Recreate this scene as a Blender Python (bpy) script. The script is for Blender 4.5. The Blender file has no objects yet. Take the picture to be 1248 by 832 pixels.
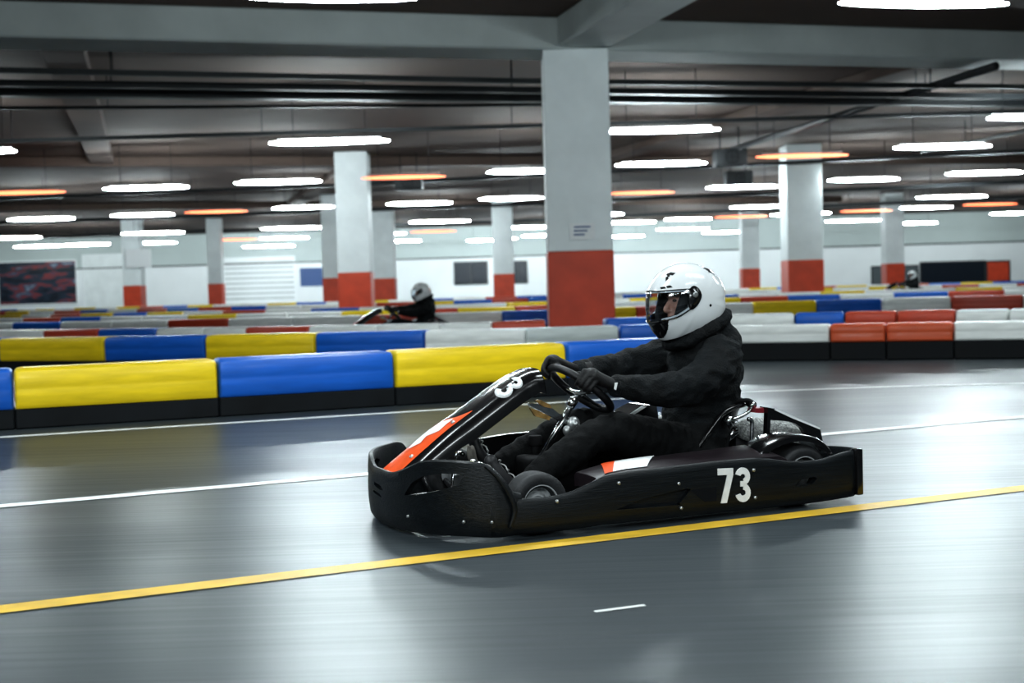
import bpy, bmesh, math, random
from mathutils import Vector, Matrix, noise
random.seed(7)
D = bpy.data; SC = bpy.context.scene; COL = SC.collection
R = math.radians; PI = math.pi
V = Vector

# ------------------------------------------------------------------ materials
def mat(name, color, rough=.5, metal=0., var=0., scale=8., bump=0., bscale=60., emit=None, estr=0., coat=0., stretch=(1,1,1), spec=.5, trans=0., alpha=1.):
    m = D.materials.new(name); m.use_nodes = True
    nt = m.node_tree; N = nt.nodes; L = nt.links
    b = N['Principled BSDF']
    c = (*color, 1)
    b.inputs['Base Color'].default_value = c
    b.inputs['Roughness'].default_value = rough; b.inputs['Metallic'].default_value = metal
    b.inputs['Coat Weight'].default_value = coat; b.inputs['Coat Roughness'].default_value = .12
    b.inputs['Specular IOR Level'].default_value = spec
    b.inputs['Transmission Weight'].default_value = trans
    b.inputs['Alpha'].default_value = alpha
    if emit: b.inputs['Emission Color'].default_value = (*emit, 1); b.inputs['Emission Strength'].default_value = estr
    if var or bump:
        tc = N.new('ShaderNodeTexCoord'); mp = N.new('ShaderNodeMapping'); mp.inputs['Scale'].default_value = stretch
        L.new(tc.outputs['Object'], mp.inputs[0])
    if var:
        nz = N.new('ShaderNodeTexNoise'); nz.inputs['Scale'].default_value = scale; nz.inputs['Detail'].default_value = 6
        L.new(mp.outputs[0], nz.inputs[0])
        rp = N.new('ShaderNodeValToRGB')
        rp.color_ramp.elements[0].position = .3; rp.color_ramp.elements[1].position = .7
        rp.color_ramp.elements[0].color = tuple(x*(1-var) for x in color)+(1,)
        rp.color_ramp.elements[1].color = tuple(min(1, x*(1+var)) for x in color)+(1,)
        L.new(nz.outputs[0], rp.inputs[0]); L.new(rp.outputs[0], b.inputs['Base Color'])
        mr = N.new('ShaderNodeMapRange'); mr.inputs[3].default_value = max(.02, rough*(1-var*.6)); mr.inputs[4].default_value = min(1, rough*(1+var*.6))
        L.new(nz.outputs[0], mr.inputs[0]); L.new(mr.outputs[0], b.inputs['Roughness'])
    if bump:
        n2 = N.new('ShaderNodeTexNoise'); n2.inputs['Scale'].default_value = bscale; n2.inputs['Detail'].default_value = 4
        L.new(mp.outputs[0], n2.inputs[0])
        bp = N.new('ShaderNodeBump'); bp.inputs['Strength'].default_value = bump; bp.inputs['Distance'].default_value = .01
        L.new(n2.outputs[0], bp.inputs['Height']); L.new(bp.outputs[0], b.inputs['Normal'])
    return m

M = {}
M['shell'] = mat('kart_black_plastic', (.0040,.0062,.0082), .42, var=.35, scale=5, bump=.25, bscale=14, stretch=(1,6,18), coat=.1, spec=.35)
M['gloss'] = mat('gloss_black', (.006,.006,.007), .2, coat=.5)
M['satin'] = mat('satin_maroon_black', (.014,.009,.012), .4, var=.2, scale=20)
M['matte'] = mat('matte_black', (.005,.005,.006), .75, spec=.25)
M['rubber'] = mat('tyre_rubber', (.022,.023,.025), .6, var=.3, scale=25, bump=.2, bscale=80)
M['hub'] = mat('wheel_rim_metal', (.60,.62,.63), .38, metal=.35)
M['chrome'] = mat('chrome', (.62,.63,.64), .18, metal=1, var=.2, scale=30)
M['grip'] = mat('grip_leather', (.006,.006,.007), .45, bump=.2, bscale=200)
M['tube'] = mat('black_tube', (.02,.02,.022), .25, coat=.6)
M['white'] = mat('white_sticker', (.82,.84,.84), .4, var=.06, scale=30)
M['orange'] = mat('orange_sticker', (.78,.10,.02), .35, var=.12, scale=20)
M['bolt'] = mat('bolt_zinc', (.5,.52,.52), .35, metal=.8)
M['muffler'] = mat('heat_wrap_silver', (.42,.43,.42), .5, metal=.35, var=.6, scale=90, bump=1, bscale=110)
M['brass'] = mat('tan_metal', (.45,.28,.10), .45, metal=.5, var=.4, scale=40)
M['engine'] = mat('engine_casting', (.06,.06,.065), .45, metal=.6, var=.4, scale=20)
M['red_cap'] = mat('dark_red', (.22,.02,.03), .4)
M['fleece'] = mat('black_fleece', (.0060,.0078,.0092), .92, var=.55, scale=9, bump=.8, bscale=130, spec=.3)
M['cloth'] = mat('black_trouser_cloth', (.004,.0045,.005), .85, var=.3, scale=9, bump=.35, bscale=90, spec=.25)
M['glove'] = mat('black_glove', (.005,.005,.0055), .6, var=.2, bump=.3, bscale=120)
M['skin'] = mat('skin', (.55,.30,.22), .5, var=.12, scale=30)
M['eye'] = mat('eye', (.05,.03,.02), .1)
M['brow'] = mat('eyebrow_hair', (.04,.025,.018), .8)
M['helmet'] = mat('helmet_white', (.76,.79,.80), .2, coat=.7)
M['shoe'] = mat('shoe_dark', (.02,.02,.022), .5, var=.3)
M['sole'] = mat('shoe_sole', (.28,.26,.23), .6, var=.3, scale=30)
M['lace'] = mat('shoe_lace', (.4,.4,.4), .6)
def visor_mat():
    m = D.materials.new('visor_clear'); m.use_nodes = True
    nt = m.node_tree; N = nt.nodes; L = nt.links; N.remove(N['Principled BSDF']); out = N['Material Output']
    t = N.new('ShaderNodeBsdfTransparent'); t.inputs[0].default_value = (.93,.95,.97,1)
    gl = N.new('ShaderNodeBsdfGlossy'); gl.inputs['Roughness'].default_value = .06
    lw = N.new('ShaderNodeLayerWeight'); lw.inputs[0].default_value = .12
    ad = N.new('ShaderNodeMath'); ad.operation = 'MULTIPLY_ADD'; ad.inputs[1].default_value = .8; ad.inputs[2].default_value = .05
    L.new(lw.outputs['Fresnel'], ad.inputs[0])
    mx = N.new('ShaderNodeMixShader'); L.new(ad.outputs[0], mx.inputs[0]); L.new(t.outputs[0], mx.inputs[1]); L.new(gl.outputs[0], mx.inputs[2])
    L.new(mx.outputs[0], out.inputs[0]); return m
M['visor'] = visor_mat()

def barrier_mat(n, c):
    m = mat(n, c, .42, var=.15, scale=2.2, bump=.12, bscale=6, stretch=(1,2,6), coat=.08, spec=.4)
    return m
BM = {'yellow': barrier_mat('plastic_yellow', (.80,.58,.012)), 'blue': barrier_mat('plastic_blue', (.008,.115,.50)),
      'white': barrier_mat('plastic_white', (.84,.86,.83)), 'orange': barrier_mat('plastic_orange', (.60,.10,.03)),
      'red': barrier_mat('plastic_red', (.50,.065,.03)), 'grey': barrier_mat('plastic_grey', (.60,.65,.63))}
M['skirt'] = mat('barrier_black_rubber', (.005,.0065,.008), .6, var=.4, scale=3, bump=.2, bscale=8, spec=.25)
M['colwhite'] = mat('column_paint_white', (.82,.87,.87), .6, var=.07, scale=1.2)
M['colred'] = mat('column_paint_red', (.62,.075,.03), .45, var=.12, scale=2)
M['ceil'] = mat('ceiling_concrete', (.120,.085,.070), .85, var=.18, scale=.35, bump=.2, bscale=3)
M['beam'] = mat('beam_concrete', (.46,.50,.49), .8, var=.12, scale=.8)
M['wallhi'] = mat('wall_upper', (.55,.62,.61), .7, var=.08, scale=.2)
M['walllo'] = mat('wall_lower', (.88,.92,.93), .6, var=.05, scale=.3)
M['cable'] = mat('cable_tray', (.014,.017,.019), .6)
M['dark'] = mat('dark_metal', (.03,.034,.037), .5)
M['housing'] = mat('lamp_housing', (.5,.5,.5), .5)
M['lampw'] = mat('lamp_diffuser_white', (.9,.9,.9), .5, emit=(.84,.96,1.), estr=140)
M['lampo'] = mat('lamp_diffuser_orange', (.9,.6,.4), .5, emit=(1.,.235,.10), estr=3.2)
M['paintw'] = mat('road_paint_white', (.78,.80,.79), .5, var=.12, scale=5)
M['painty'] = mat('road_paint_yellow', (.64,.41,.04), .45, var=.2, scale=5)
M['navy'] = mat('dark_glass', (.012,.018,.028), .25)
M['greywin'] = mat('dim_panel', (.10,.12,.13), .4)
M['bluesign'] = mat('blue_sign', (.05,.10,.25), .5)

def floor_mat():
    m = D.materials.new('asphalt_floor'); m.use_nodes = True
    nt = m.node_tree; N = nt.nodes; L = nt.links; b = N['Principled BSDF']
    tc = N.new('ShaderNodeTexCoord')
    mp = N.new('ShaderNodeMapping'); mp.inputs['Rotation'].default_value = (0,0,R(-22)); mp.inputs['Scale'].default_value = (.22,9,1)
    mp2 = N.new('ShaderNodeMapping'); mp2.inputs['Rotation'].default_value = (0,0,R(-22)); mp2.inputs['Scale'].default_value = (.10,.8,1)
    L.new(tc.outputs['Object'], mp.inputs[0]); L.new(tc.outputs['Object'], mp2.inputs[0])
    n1 = N.new('ShaderNodeTexNoise'); n1.inputs['Scale'].default_value = 3; n1.inputs['Detail'].default_value = 5; n1.inputs['Roughness'].default_value = .65
    n2 = N.new('ShaderNodeTexNoise'); n2.inputs['Scale'].default_value = 1.2; n2.inputs['Detail'].default_value = 3
    L.new(mp.outputs[0], n1.inputs[0]); L.new(mp2.outputs[0], n2.inputs[0])
    mix = N.new('ShaderNodeMath'); mix.operation = 'ADD'
    a = N.new('ShaderNodeMath'); a.operation = 'MULTIPLY'; a.inputs[1].default_value = .5
    L.new(n1.outputs[0], a.inputs[0]); L.new(a.outputs[0], mix.inputs[0])
    a2 = N.new('ShaderNodeMath'); a2.operation = 'MULTIPLY'; a2.inputs[1].default_value = .5
    L.new(n2.outputs[0], a2.inputs[0]); L.new(a2.outputs[0], mix.inputs[1])
    rp = N.new('ShaderNodeValToRGB'); e = rp.color_ramp.elements
    e[0].position = .36; e[0].color = (.028,.036,.041,1); e[1].position = .64; e[1].color = (.056,.068,.076,1)
    L.new(mix.outputs[0], rp.inputs[0]); L.new(rp.outputs[0], b.inputs['Base Color'])
    mr = N.new('ShaderNodeMapRange'); mr.inputs[1].default_value = .3; mr.inputs[2].default_value = .7; mr.inputs[3].default_value = .42; mr.inputs[4].default_value = .27
    L.new(mix.outputs[0], mr.inputs[0]); L.new(mr.outputs[0], b.inputs['Roughness'])
    bp = N.new('ShaderNodeBump'); bp.inputs['Strength'].default_value = .05; bp.inputs['Distance'].default_value = .006
    L.new(n1.outputs[0], bp.inputs['Height']); L.new(bp.outputs[0], b.inputs['Normal'])
    b.inputs['Specular IOR Level'].default_value = .6
    return m
M['floor'] = floor_mat()

def poster_mat():
    m = D.materials.new('poster_print'); m.use_nodes = True
    nt = m.node_tree; N = nt.nodes; L = nt.links; b = N['Principled BSDF']
    tc = N.new('ShaderNodeTexCoord'); mp = N.new('ShaderNodeMapping'); mp.inputs['Scale'].default_value = (.35,1,1.3)
    L.new(tc.outputs['Object'], mp.inputs[0])
    n1 = N.new('ShaderNodeTexNoise'); n1.inputs['Scale'].default_value = 1.3; n1.inputs['Detail'].default_value = 3
    L.new(mp.outputs[0], n1.inputs[0])
    rp = N.new('ShaderNodeValToRGB'); e = rp.color_ramp.elements
    e[0].position = .38; e[0].color = (.012,.018,.03,1); e[1].position = .7; e[1].color = (.35,.42,.5,1)
    x = e.new(.5); x.color = (.03,.05,.08,1); x = e.new(.56); x.color = (.28,.05,.05,1); x = e.new(.61); x.color = (.05,.08,.14,1)
    L.new(n1.outputs[0], rp.inputs[0]); L.new(rp.outputs[0], b.inputs['Base Color']); b.inputs['Roughness'].default_value = .4
    return m
M['poster'] = poster_mat()

# ------------------------------------------------------------------ helpers
def link(name, me, m=None, parent=None, smooth=True):
    o = D.objects.new(name, me); COL.objects.link(o)
    if m is not None:
        for x in (m if isinstance(m, (list, tuple)) else [m]): me.materials.append(x)
    if parent: o.parent = parent
    if smooth:
        for p in me.polygons: p.use_smooth = True
    return o
def obj(name, bm, m=None, parent=None, smooth=True, auto=None):
    bmesh.ops.recalc_face_normals(bm, faces=bm.faces)
    me = D.meshes.new(name); bm.to_mesh(me); bm.free()
    o = link(name, me, m, parent, smooth)
    if auto:
        for p in me.polygons: p.use_smooth = True
        me.set_sharp_from_angle(angle=R(auto))
    return o
def empty(name, loc=(0,0,0), rz=0):
    o = D.objects.new(name, None); COL.objects.link(o); o.location = loc; o.rotation_euler = (0,0,rz); o.empty_display_size = .2
    return o
def tag(o, label, cat, group=None, kind=None):
    if label: o['label'] = label
    if cat: o['category'] = cat
    if group: o['group'] = group
    if kind: o['kind'] = kind
    return o
def struct(o): o['kind'] = 'structure'; return o
def box(bm, c, s, rz=0, bev=0, seg=2):
    r = bmesh.ops.create_cube(bm, size=1); vs = r['verts']
    mt = Matrix.Translation(c) @ Matrix.Rotation(rz, 4, 'Z') @ Matrix.Diagonal((*s, 1))
    bmesh.ops.transform(bm, matrix=mt, verts=vs)
    if bev:
        es = list({e for v in vs for e in v.link_edges})
        bmesh.ops.bevel(bm, geom=es, offset=bev, segments=seg, profile=.6, affect='EDGES')
def frame_from(t, up=V((0,0,1))):
    t = t.normalized()
    if abs(t.dot(up)) > .97: up = V((1,0,0))
    a = up.cross(t).normalized(); b = t.cross(a).normalized()
    return a, b
def catmull(pts, n=6):
    P = [V(p) if len(p) == 3 else list(p) for p in pts]
    out = []
    k = len(P)
    for i in range(k-1):
        p0 = P[max(i-1,0)]; p1 = P[i]; p2 = P[i+1]; p3 = P[min(i+2,k-1)]
        for j in range(n):
            t = j/n
            out.append([.5*((2*b)+(-a+c)*t+(2*a-5*b+4*c-d)*t*t+(-a+3*b-3*c+d)*t**3) for a,b,c,d in zip(p0,p1,p2,p3)])
    out.append(list(P[-1]))
    return out
def tube(bm, pts, r, seg=10, smooth=0, caps=True, flat=1.):
    """r: number or one per point; flat squashes the second axis"""
    if not isinstance(r, (list, tuple)): r = [r]*len(pts)
    q = [list(p)+[rr] for p, rr in zip(pts, r)]
    if smooth: q = catmull(q, smooth)
    P = [V(x[:3]) for x in q]; rr = [x[3] for x in q]
    up = V((0,0,1)); rings = []; a = None
    for i, p in enumerate(P):
        t = (P[min(i+1,len(P)-1)]-P[max(i-1,0)]).normalized()
        if a is None: a, b = frame_from(t)
        else:
            a = (a - t*a.dot(t)).normalized(); b = t.cross(a).normalized()
        rings.append([bm.verts.new(p+a*math.cos(2*PI*k/seg)*rr[i]+b*math.sin(2*PI*k/seg)*rr[i]*flat) for k in range(seg)])
    for i in range(len(rings)-1):
        for k in range(seg):
            bm.faces.new((rings[i][k], rings[i][(k+1)%seg], rings[i+1][(k+1)%seg], rings[i+1][k]))
    if caps:
        bm.faces.new(rings[0][::-1]); bm.faces.new(rings[-1])
def ell(bm, c, r, rot=None, seg=20, rings=12):
    x = bmesh.ops.create_uvsphere(bm, u_segments=seg, v_segments=rings, radius=1)
    mt = Matrix.Translation(c) @ (rot.to_matrix().to_4x4() if rot else Matrix.Identity(4)) @ Matrix.Diagonal((*r, 1))
    bmesh.ops.transform(bm, matrix=mt, verts=x['verts'])
def limb(bm, pts, r, seg=16, smooth=5, flat=1.):
    """tapered limb with rounded ends, meant for voxel merging"""
    tube(bm, pts, r, seg, smooth, True, flat)
    ell(bm, pts[0], (r[0],)*3); ell(bm, pts[-1], (r[-1],)*3)
def lathe(bm, prof, axis='y', seg=40, c=(0,0,0), closed=False):
    """prof: (radius, height along axis)"""
    rings = []
    for rr, h in prof:
        ring = []
        for k in range(seg):
            a = 2*PI*k/seg; u, w = rr*math.cos(a), rr*math.sin(a)
            p = {'y': (u, h, w), 'z': (u, w, h), 'x': (h, u, w)}[axis]
            ring.append(bm.verts.new(V(p)+V(c)))
        rings.append(ring)
    n = len(rings)
    for i in range(n if closed else n-1):
        A, B = rings[i], rings[(i+1)%n]
        for k in range(seg): bm.faces.new((A[k], A[(k+1)%seg], B[(k+1)%seg], B[k]))
    if not closed:
        bm.faces.new(rings[0]); bm.faces.new(rings[-1])
def loft(bm, secs, closed=True, caps=True):
    rings = [[bm.verts.new(p) for p in s] for s in secs]
    n = len(rings[0])
    for i in range(len(rings)-1):
        for k in range(n if closed else n-1):
            bm.faces.new((rings[i][k], rings[i][(k+1)%n], rings[i+1][(k+1)%n], rings[i+1][k]))
    if caps and closed: bm.faces.new(rings[0][::-1]); bm.faces.new(rings[-1])
def prism(bm, poly, y0, y1, plane='xz'):
    """polygon in local x,z extruded along y"""
    f = (lambda p, y: (p[0], y, p[1])) if plane == 'xz' else (lambda p, y: (p[0], p[1], y))
    A = [bm.verts.new(f(p, y0)) for p in poly]; B = [bm.verts.new(f(p, y1)) for p in poly]
    n = len(poly)
    bm.faces.new(A); bm.faces.new(B[::-1])
    for k in range(n): bm.faces.new((A[k], B[k], B[(k+1)%n], A[(k+1)%n]))
def apply_mods(o):
    dg = bpy.context.evaluated_depsgraph_get(); dg.update()
    me = D.meshes.new_from_object(o.evaluated_get(dg))
    old = o.data; o.modifiers.clear(); o.data = me; D.meshes.remove(old)
    for p in me.polygons: p.use_smooth = True
    return o
def fuse(name, bm, m, parent, voxel=.01, smooth=6, disp=0, dscale=.12, dstretch=(1,1,1)):
    o = obj(name, bm, m, parent)
    x = o.modifiers.new('r', 'REMESH'); x.mode = 'VOXEL'; x.voxel_size = voxel; x.use_smooth_shade = True
    s = o.modifiers.new('s', 'SMOOTH'); s.factor = .5; s.iterations = smooth
    apply_mods(o)
    if disp:
        me = o.data
        nr = [v.normal.copy() for v in me.vertices]
        for v, n in zip(me.vertices, nr):
            q = V((v.co.x*dstretch[0], v.co.y*dstretch[1], v.co.z*dstretch[2]))/dscale
            h = noise.noise(q) + .5*noise.noise(q*2.3)
            ridge = 1-abs(noise.noise(q*1.3+V((5,3,1))))*2
            v.co += n*disp*(h*.6+ridge*.5)
    return o
def inside(pt, poly):
    x, y = pt; c = False; n = len(poly); j = n-1
    for i in range(n):
        xi, yi = poly[i]; xj, yj = poly[j]
        if (yi > y) != (yj > y) and x < (xj-xi)*(y-yi)/(yj-yi)+xi: c = not c
        j = i
    return c
def boolean(o, cut, op='DIFFERENCE'):
    x = o.modifiers.new('b', 'BOOLEAN'); x.operation = op; x.object = cut; cut.parent = o.parent; x.solver = 'EXACT'
    apply_mods(o); D.objects.remove(cut)
def lerp(a, b, t): return a+(b-a)*t

# digit outlines (bold condensed 7 and 3) as stroke strips in a 0..1 box
def digit_quads(ch, n=14):
    """list of quads (u,v) that fill the digit; box is about .62 wide, 1 high"""
    Q = []
    if ch == '7':
        def strip(A, B, k=8):
            for i in range(k):
                t0, t1 = i/k, (i+1)/k
                Q.append([tuple(lerp(A[0][q], A[1][q], t0) for q in (0,1)), tuple(lerp(A[0][q], A[1][q], t1) for q in (0,1)),
                          tuple(lerp(B[0][q], B[1][q], t1) for q in (0,1)), tuple(lerp(B[0][q], B[1][q], t0) for q in (0,1))])
        strip([(0,.81),(.60,.81)], [(0,1),(.60,1)])
        strip([(.10,0),(.37,.81)], [(.33,0),(.60,.81)])
    else:
        def arc(cx, cy, rx, ry, a0, a1, w, k=n):
            for i in range(k):
                a, b = R(lerp(a0,a1,i/k)), R(lerp(a0,a1,(i+1)/k))
                p = lambda t, s: (cx+(rx+s*w/2)*math.cos(t), cy+(ry+s*w/2)*math.sin(t))
                Q.append([p(a,-1), p(b,-1), p(b,1), p(a,1)])
        arc(.29,.745,.195,.165,165,-80,.19); arc(.29,.27,.205,.180,85,-165,.19)
        Q.append([(.19,.45),(.33,.45),(.33,.61),(.19,.61)])
    return Q
def digits(bm, text, f, off=.003, gap=.09):
    """f(u,v)->(point, normal); text box height is 1"""
    u0 = 0
    for ch in text:
        for q in digit_quads(ch):
            lo = []; hi = []
            for u, v in q:
                p, nn = f(u0+u, v); hi.append(bm.verts.new(p+nn*off)); lo.append(bm.verts.new(p-nn*.002))
            bm.faces.new(hi)
            for k in range(4): bm.faces.new((hi[k], hi[(k+1)%4], lo[(k+1)%4], lo[k]))
        u0 += .60+gap

# ------------------------------------------------------------------ the kart
KLOC = (0.4797, 6.0764, 0); KROT = R(203.5)
def band_section(p, n, z0, z1, th=.028):
    h = z1-z0
    prof = [(-.020,0),(-.006,.08),(0,.28),(.002,.6),(-.003,.86)]
    out = []
    for o_, f_ in prof: out.append(p+n*o_+V((0,0,z0+h*f_)))
    out.append(p+n*-.006+V((0,0,z1-.007))); out.append(p+n*-.013+V((0,0,z1))); out.append(p+n*-(th-.004)+V((0,0,z1-.001)))
    out.append(p+n*-th+V((0,0,z1-.012)))
    out.append(p+n*-th+V((0,0,z0+h*.5))); out.append(p+n*-(th+.02)+V((0,0,z0+.01)))
    return out
def band(name, st, parent, m, n=7, th=.028):
    q = catmull(st, n); P = [V((a[0], a[1], 0)) for a in q]
    secs = []; info = []
    for i, a in enumerate(q):
        t = (P[min(i+1,len(P)-1)]-P[max(i-1,0)]).normalized()
        nr = V((-t.y, t.x, 0))
        secs.append(band_section(P[i], nr, a[2]-.012, a[3], th)); info.append((P[i], nr, a[2], a[3]))
    bm = bmesh.new(); loft(bm, secs)
    o = obj(name, bm, m, parent, auto=50)
    return o, info
def hole(o, info, poly, depth=.09):
    """poly: (station fraction 0..1, z)"""
    bm = bmesh.new(); A = []; B = []
    N = len(info)-1
    for f_, z in poly:
        x = f_*N; i = min(int(x), N-1); t = x-i
        p = info[i][0].lerp(info[i+1][0], t); nr = info[i][1].lerp(info[i+1][1], t).normalized()
        A.append(bm.verts.new(p+nr*.04+V((0,0,z)))); B.append(bm.verts.new(p-nr*depth+V((0,0,z))))
    k = len(poly)
    bm.faces.new(A); bm.faces.new(B[::-1])
    for j in range(k): bm.faces.new((A[j], B[j], B[(j+1)%k], A[(j+1)%k]))
    bmesh.ops.triangulate(bm, faces=bm.faces)
    c = obj('cutter', bm, None)
    boolean(o, c)
    o.data.set_sharp_from_angle(angle=R(40))

def make_kart():
    K = empty('racing_kart', KLOC, KROT)
    # nose, drawn from the far side round to the near side
    near = [(1.185,0,.020,.255),(1.178,.13,.022,.255),(1.155,.25,.026,.285),(1.115,.36,.03,.325),(1.055,.46,.032,.335),(.98,.54,.033,.332),(.91,.59,.03,.318),(.865,.615,.03,.27),(.82,.622,.032,.215),(.77,.624,.034,.195)]
    far = [(a, -b, c, d) for a, b, c, d in near[1:]][::-1]
    # stations run so that the normal points outwards
    st = near[::-1] + [(a, -b, c, min(d, .295)) for a, b, c, d in near[1:]]
    nose, info = band('front_bumper', st, K, M['shell'], th=.03)
    N = len(st)-1
    fr = lambda i: i/N
    # openings: near corner, its mirror, small slots and the far grip opening
    for s in (1, -1):
        g_ = lambda i: fr(9-s*i)
        hole(nose, info, [(g_(2.1),.172),(g_(2.5),.225),(g_(3.1),.262),(g_(4.0),.280),(g_(4.9),.280),(g_(4.7),.240),(g_(3.8),.208),(g_(2.9),.184)] if s > 0 else [(g_(1.6),.15),(g_(1.8),.20),(g_(2.4),.245),(g_(3.4),.25),(g_(3.9),.235),(g_(3.2),.19),(g_(2.4),.155)])
    hole(nose, info, [(fr(9-.5),.17),(fr(9-.2),.185),(fr(9+.5),.19),(fr(9+.5),.175),(fr(9-.2),.165)])
    hole(nose, info, [(fr(9-.4),.135),(fr(9-.1),.148),(fr(9+.6),.152),(fr(9+.6),.142),(fr(9-.1),.135)])
    for i in (2.2, 4.8, 6.2):
        x = (9-i)/N*(len(info)-1); j = int(x); p, nr = info[j][0], info[j][1]
        c = p+nr*.001+V((0,0,.085))
        bm = bmesh.new(); tube(bm, [c-nr*.004, c+nr*.006], .0065, 10); obj('bolt', bm, M['bolt'], nose)
    # ridge moulding at the near trailing edge
    for s in (1, -1):
        bm = bmesh.new()
        tube(bm, [(.915,s*.595,.318 if s > 0 else .285),(.872,s*.626,.27 if s > 0 else .262),(.83,s*.637,.20),(.81,s*.638,.13),(.83,s*.63,.06)], [.010,.012,.013,.012,.008], 10, 5)
        obj('trailing_lip', bm, M['shell'], nose)

    # side pods
    for s in (1, -1):
        st = [(.90,.60,.035,.185),(.80,.625,.036,.176),(.70,.635,.035,.170),(.576,.638,.034,.176),(.47,.638,.036,.205),(.36,.638,.038,.238),(.14,.638,.036,.245),(-.06,.638,.034,.25),(-.3,.638,.032,.251),(-.42,.638,.03,.243),(-.548,.638,.03,.221),(-.69,.638,.03,.213),(-.78,.638,.032,.225),(-.875,.636,.036,.24)]
        if s > 0: st = st[::-1]
        st = [(a, s*b, c, d) for a, b, c, d in st]
        pod, pin = band('side_pod', st, K, M['shell'], n=5)
        # recess for the vents
        vent = [(.345,.088),(.20,.125),(.00,.146),(-.022,.142),(.035,.085),(.03,.078)]
        bm = bmesh.new(); prism(bm, vent, s*.618, s*.70)
        if s > 0: boolean(pod, obj('cutter', bm, None))
        else: bm.free()
        slot = [(-.562,.108),(-.60,.134),(-.672,.139),(-.684,.130),(-.66,.108),(-.60,.099)]
        bm = bmesh.new(); prism(bm, slot, s*.55, s*.70); boolean(pod, obj('cutter', bm, None))
        pod.data.set_sharp_from_angle(angle=R(40))
        if s > 0:
            bm = bmesh.new()   # shallow recess panel in front of the number
            prism(bm, [(-.02,.155-.02),(-.09,.06+.02),(-.15,.06+.02),(-.15,.15),(-.06,.155)], .632, .6395)
            obj('recess_panel', bm, M['gloss'], pod, smooth=False)
            for x, z in [(.0385,.172),(.0295,.065),(-.345,.198),(-.35,.075),(.33,.20),(.62,.15)]:
                bm = bmesh.new(); tube(bm, [(x,.634,z),(x,.645,z)], .0068, 12); obj('bolt', bm, M['bolt'], pod)
        # top panel, black with an orange and a white slash
        bm = bmesh.new()
        xs = [.42,.36,.28,.14,0,-.16,-.325,-.47,-.50,-.545]
        zo = [.222,.235,.243,.247,.25,.253,.253,.249,.247,.226]; zi = [.225,.238,.252,.26,.264,.268,.273,.279,.262,.228]
        secs = []
        for x, a, b_ in zip(xs, zo, zi):
            secs.append([V((x,s*.617,a-.004)), V((x,s*.60,a+.004)), V((x,s*.52,(a+b_)/2+.006)), V((x,s*.42,b_+.002)), V((x,s*.40,b_-.01)), V((x,s*.40,b_-.06)), V((x,s*.617,a-.04))])
        loft(bm, secs)
        pan = obj('pod_top_panel', bm, M['satin'], K, auto=50)
        def top(x, y):
            x = max(min(x, .42), -.545)
            for i in range(len(xs)-1):
                if xs[i] >= x >= xs[i+1]: break
            t = (xs[i]-x)/(xs[i]-xs[i+1]); a = lerp(zo[i],zo[i+1],t); b_ = lerp(zi[i],zi[i+1],t)
            k = (.60-y)/.18
            return V((x, s*y, lerp(a+.004, b_+.002, k)+.008*math.sin(max(0,min(1,k))*PI)+.0035))
        def slash(xa0, xa1, xb0, xb1, m, nm):
            bm = bmesh.new(); g2 = []
            for j in range(9):
                y = lerp(.60,.42,j/8); row = []
                for i in range(9):
                    x = lerp(lerp(xa0,xb0,j/8), lerp(xa1,xb1,j/8), i/8); row.append(bm.verts.new(top(x, y)))
                g2.append(row)
            for j in range(8):
                for i in range(8): bm.faces.new((g2[j][i],g2[j][i+1],g2[j+1][i+1],g2[j+1][i]))
            obj(nm, bm, m, pan)
        slash(.335,.375,.23,.30,M['orange'],'orange_slash'); slash(.17,.335,.03,.23,M['white'],'white_slash')
        if s > 0:
            # side number 73 on the flat of the pod
            for d_, u_ in (('7',0),('3',.69)):
                bm = bmesh.new()
                digits(bm, d_, lambda u, v: (V((-.158-(u+u_)*.131, .6405, .068+v*.152-(u+u_)*.006)), V((0,1,0))))
                nb = obj('race_digit', bm, M['white'], pod, smooth=False); nb['label'] = 'white digit '+d_+' of the race number'; bmf = nb
    # rear bumper
    st = [(-.86,.628,.036,.238),(-.90,.628,.036,.24),(-.935,.615,.036,.242),(-.965,.57,.036,.243),(-.985,.45,.05,.235),(-.99,.2,.06,.22),(-.99,-.2,.06,.22),(-.985,-.45,.05,.235),(-.965,-.57,.036,.243),(-.935,-.615,.036,.242),(-.88,-.628,.036,.24)]
    rb, _ = band('rear_bumper', st[::-1], K, M['shell'], th=.02)
    bm = bmesh.new(); box(bm, (-.925,.622,.14), (.035,.045,.215), 0, .008)
    obj('end_cap', bm, M['gloss'], rb, auto=40)
    # front fairing (nassau panel)
    cr = [(1.135,.235),(1.07,.285),(.997,.34),(.885,.420),(.784,.482),(.649,.565),(.545,.625),(.475,.655),(.43,.662)]
    q = catmull([(a,0,b) for a, b in cr], 6); secs = []; fr_ = []
    nq = len(q)
    for i, a in enumerate(q):
        p = V(a); t = (V(q[min(i+1,nq-1)])-V(q[max(i-1,0)])).normalized(); nn = V((t.z,0,-t.x));
        if nn.z < 0: nn = -nn
        f_ = i/(nq-1)
        w = lerp(.16,.125,min(1,f_*1.3)); h = lerp(.05,.105,min(1,f_*2.2))
        if f_ > .9: h = lerp(.105,.115,(f_-.9)*10)
        fr_.append((p, nn, w, h))
        sec = []
        for k in range(15):
            al = lerp(-PI/2, PI/2, k/14)
            sy = math.copysign(abs(math.sin(al))**.62, al); cy = abs(math.cos(al))**.62
            sec.append(p+V((0,w*sy,0))+nn*(h*(cy-1)))
        for k in range(15):
            al = lerp(PI/2, -PI/2, k/14)
            sy = math.copysign(abs(math.sin(al))**.62, al); cy = abs(math.cos(al))**.62
            sec.append(p+V((0,(w-.008)*sy,0))+nn*((h-.008)*cy-h-.0005))
        secs.append(sec)
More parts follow.
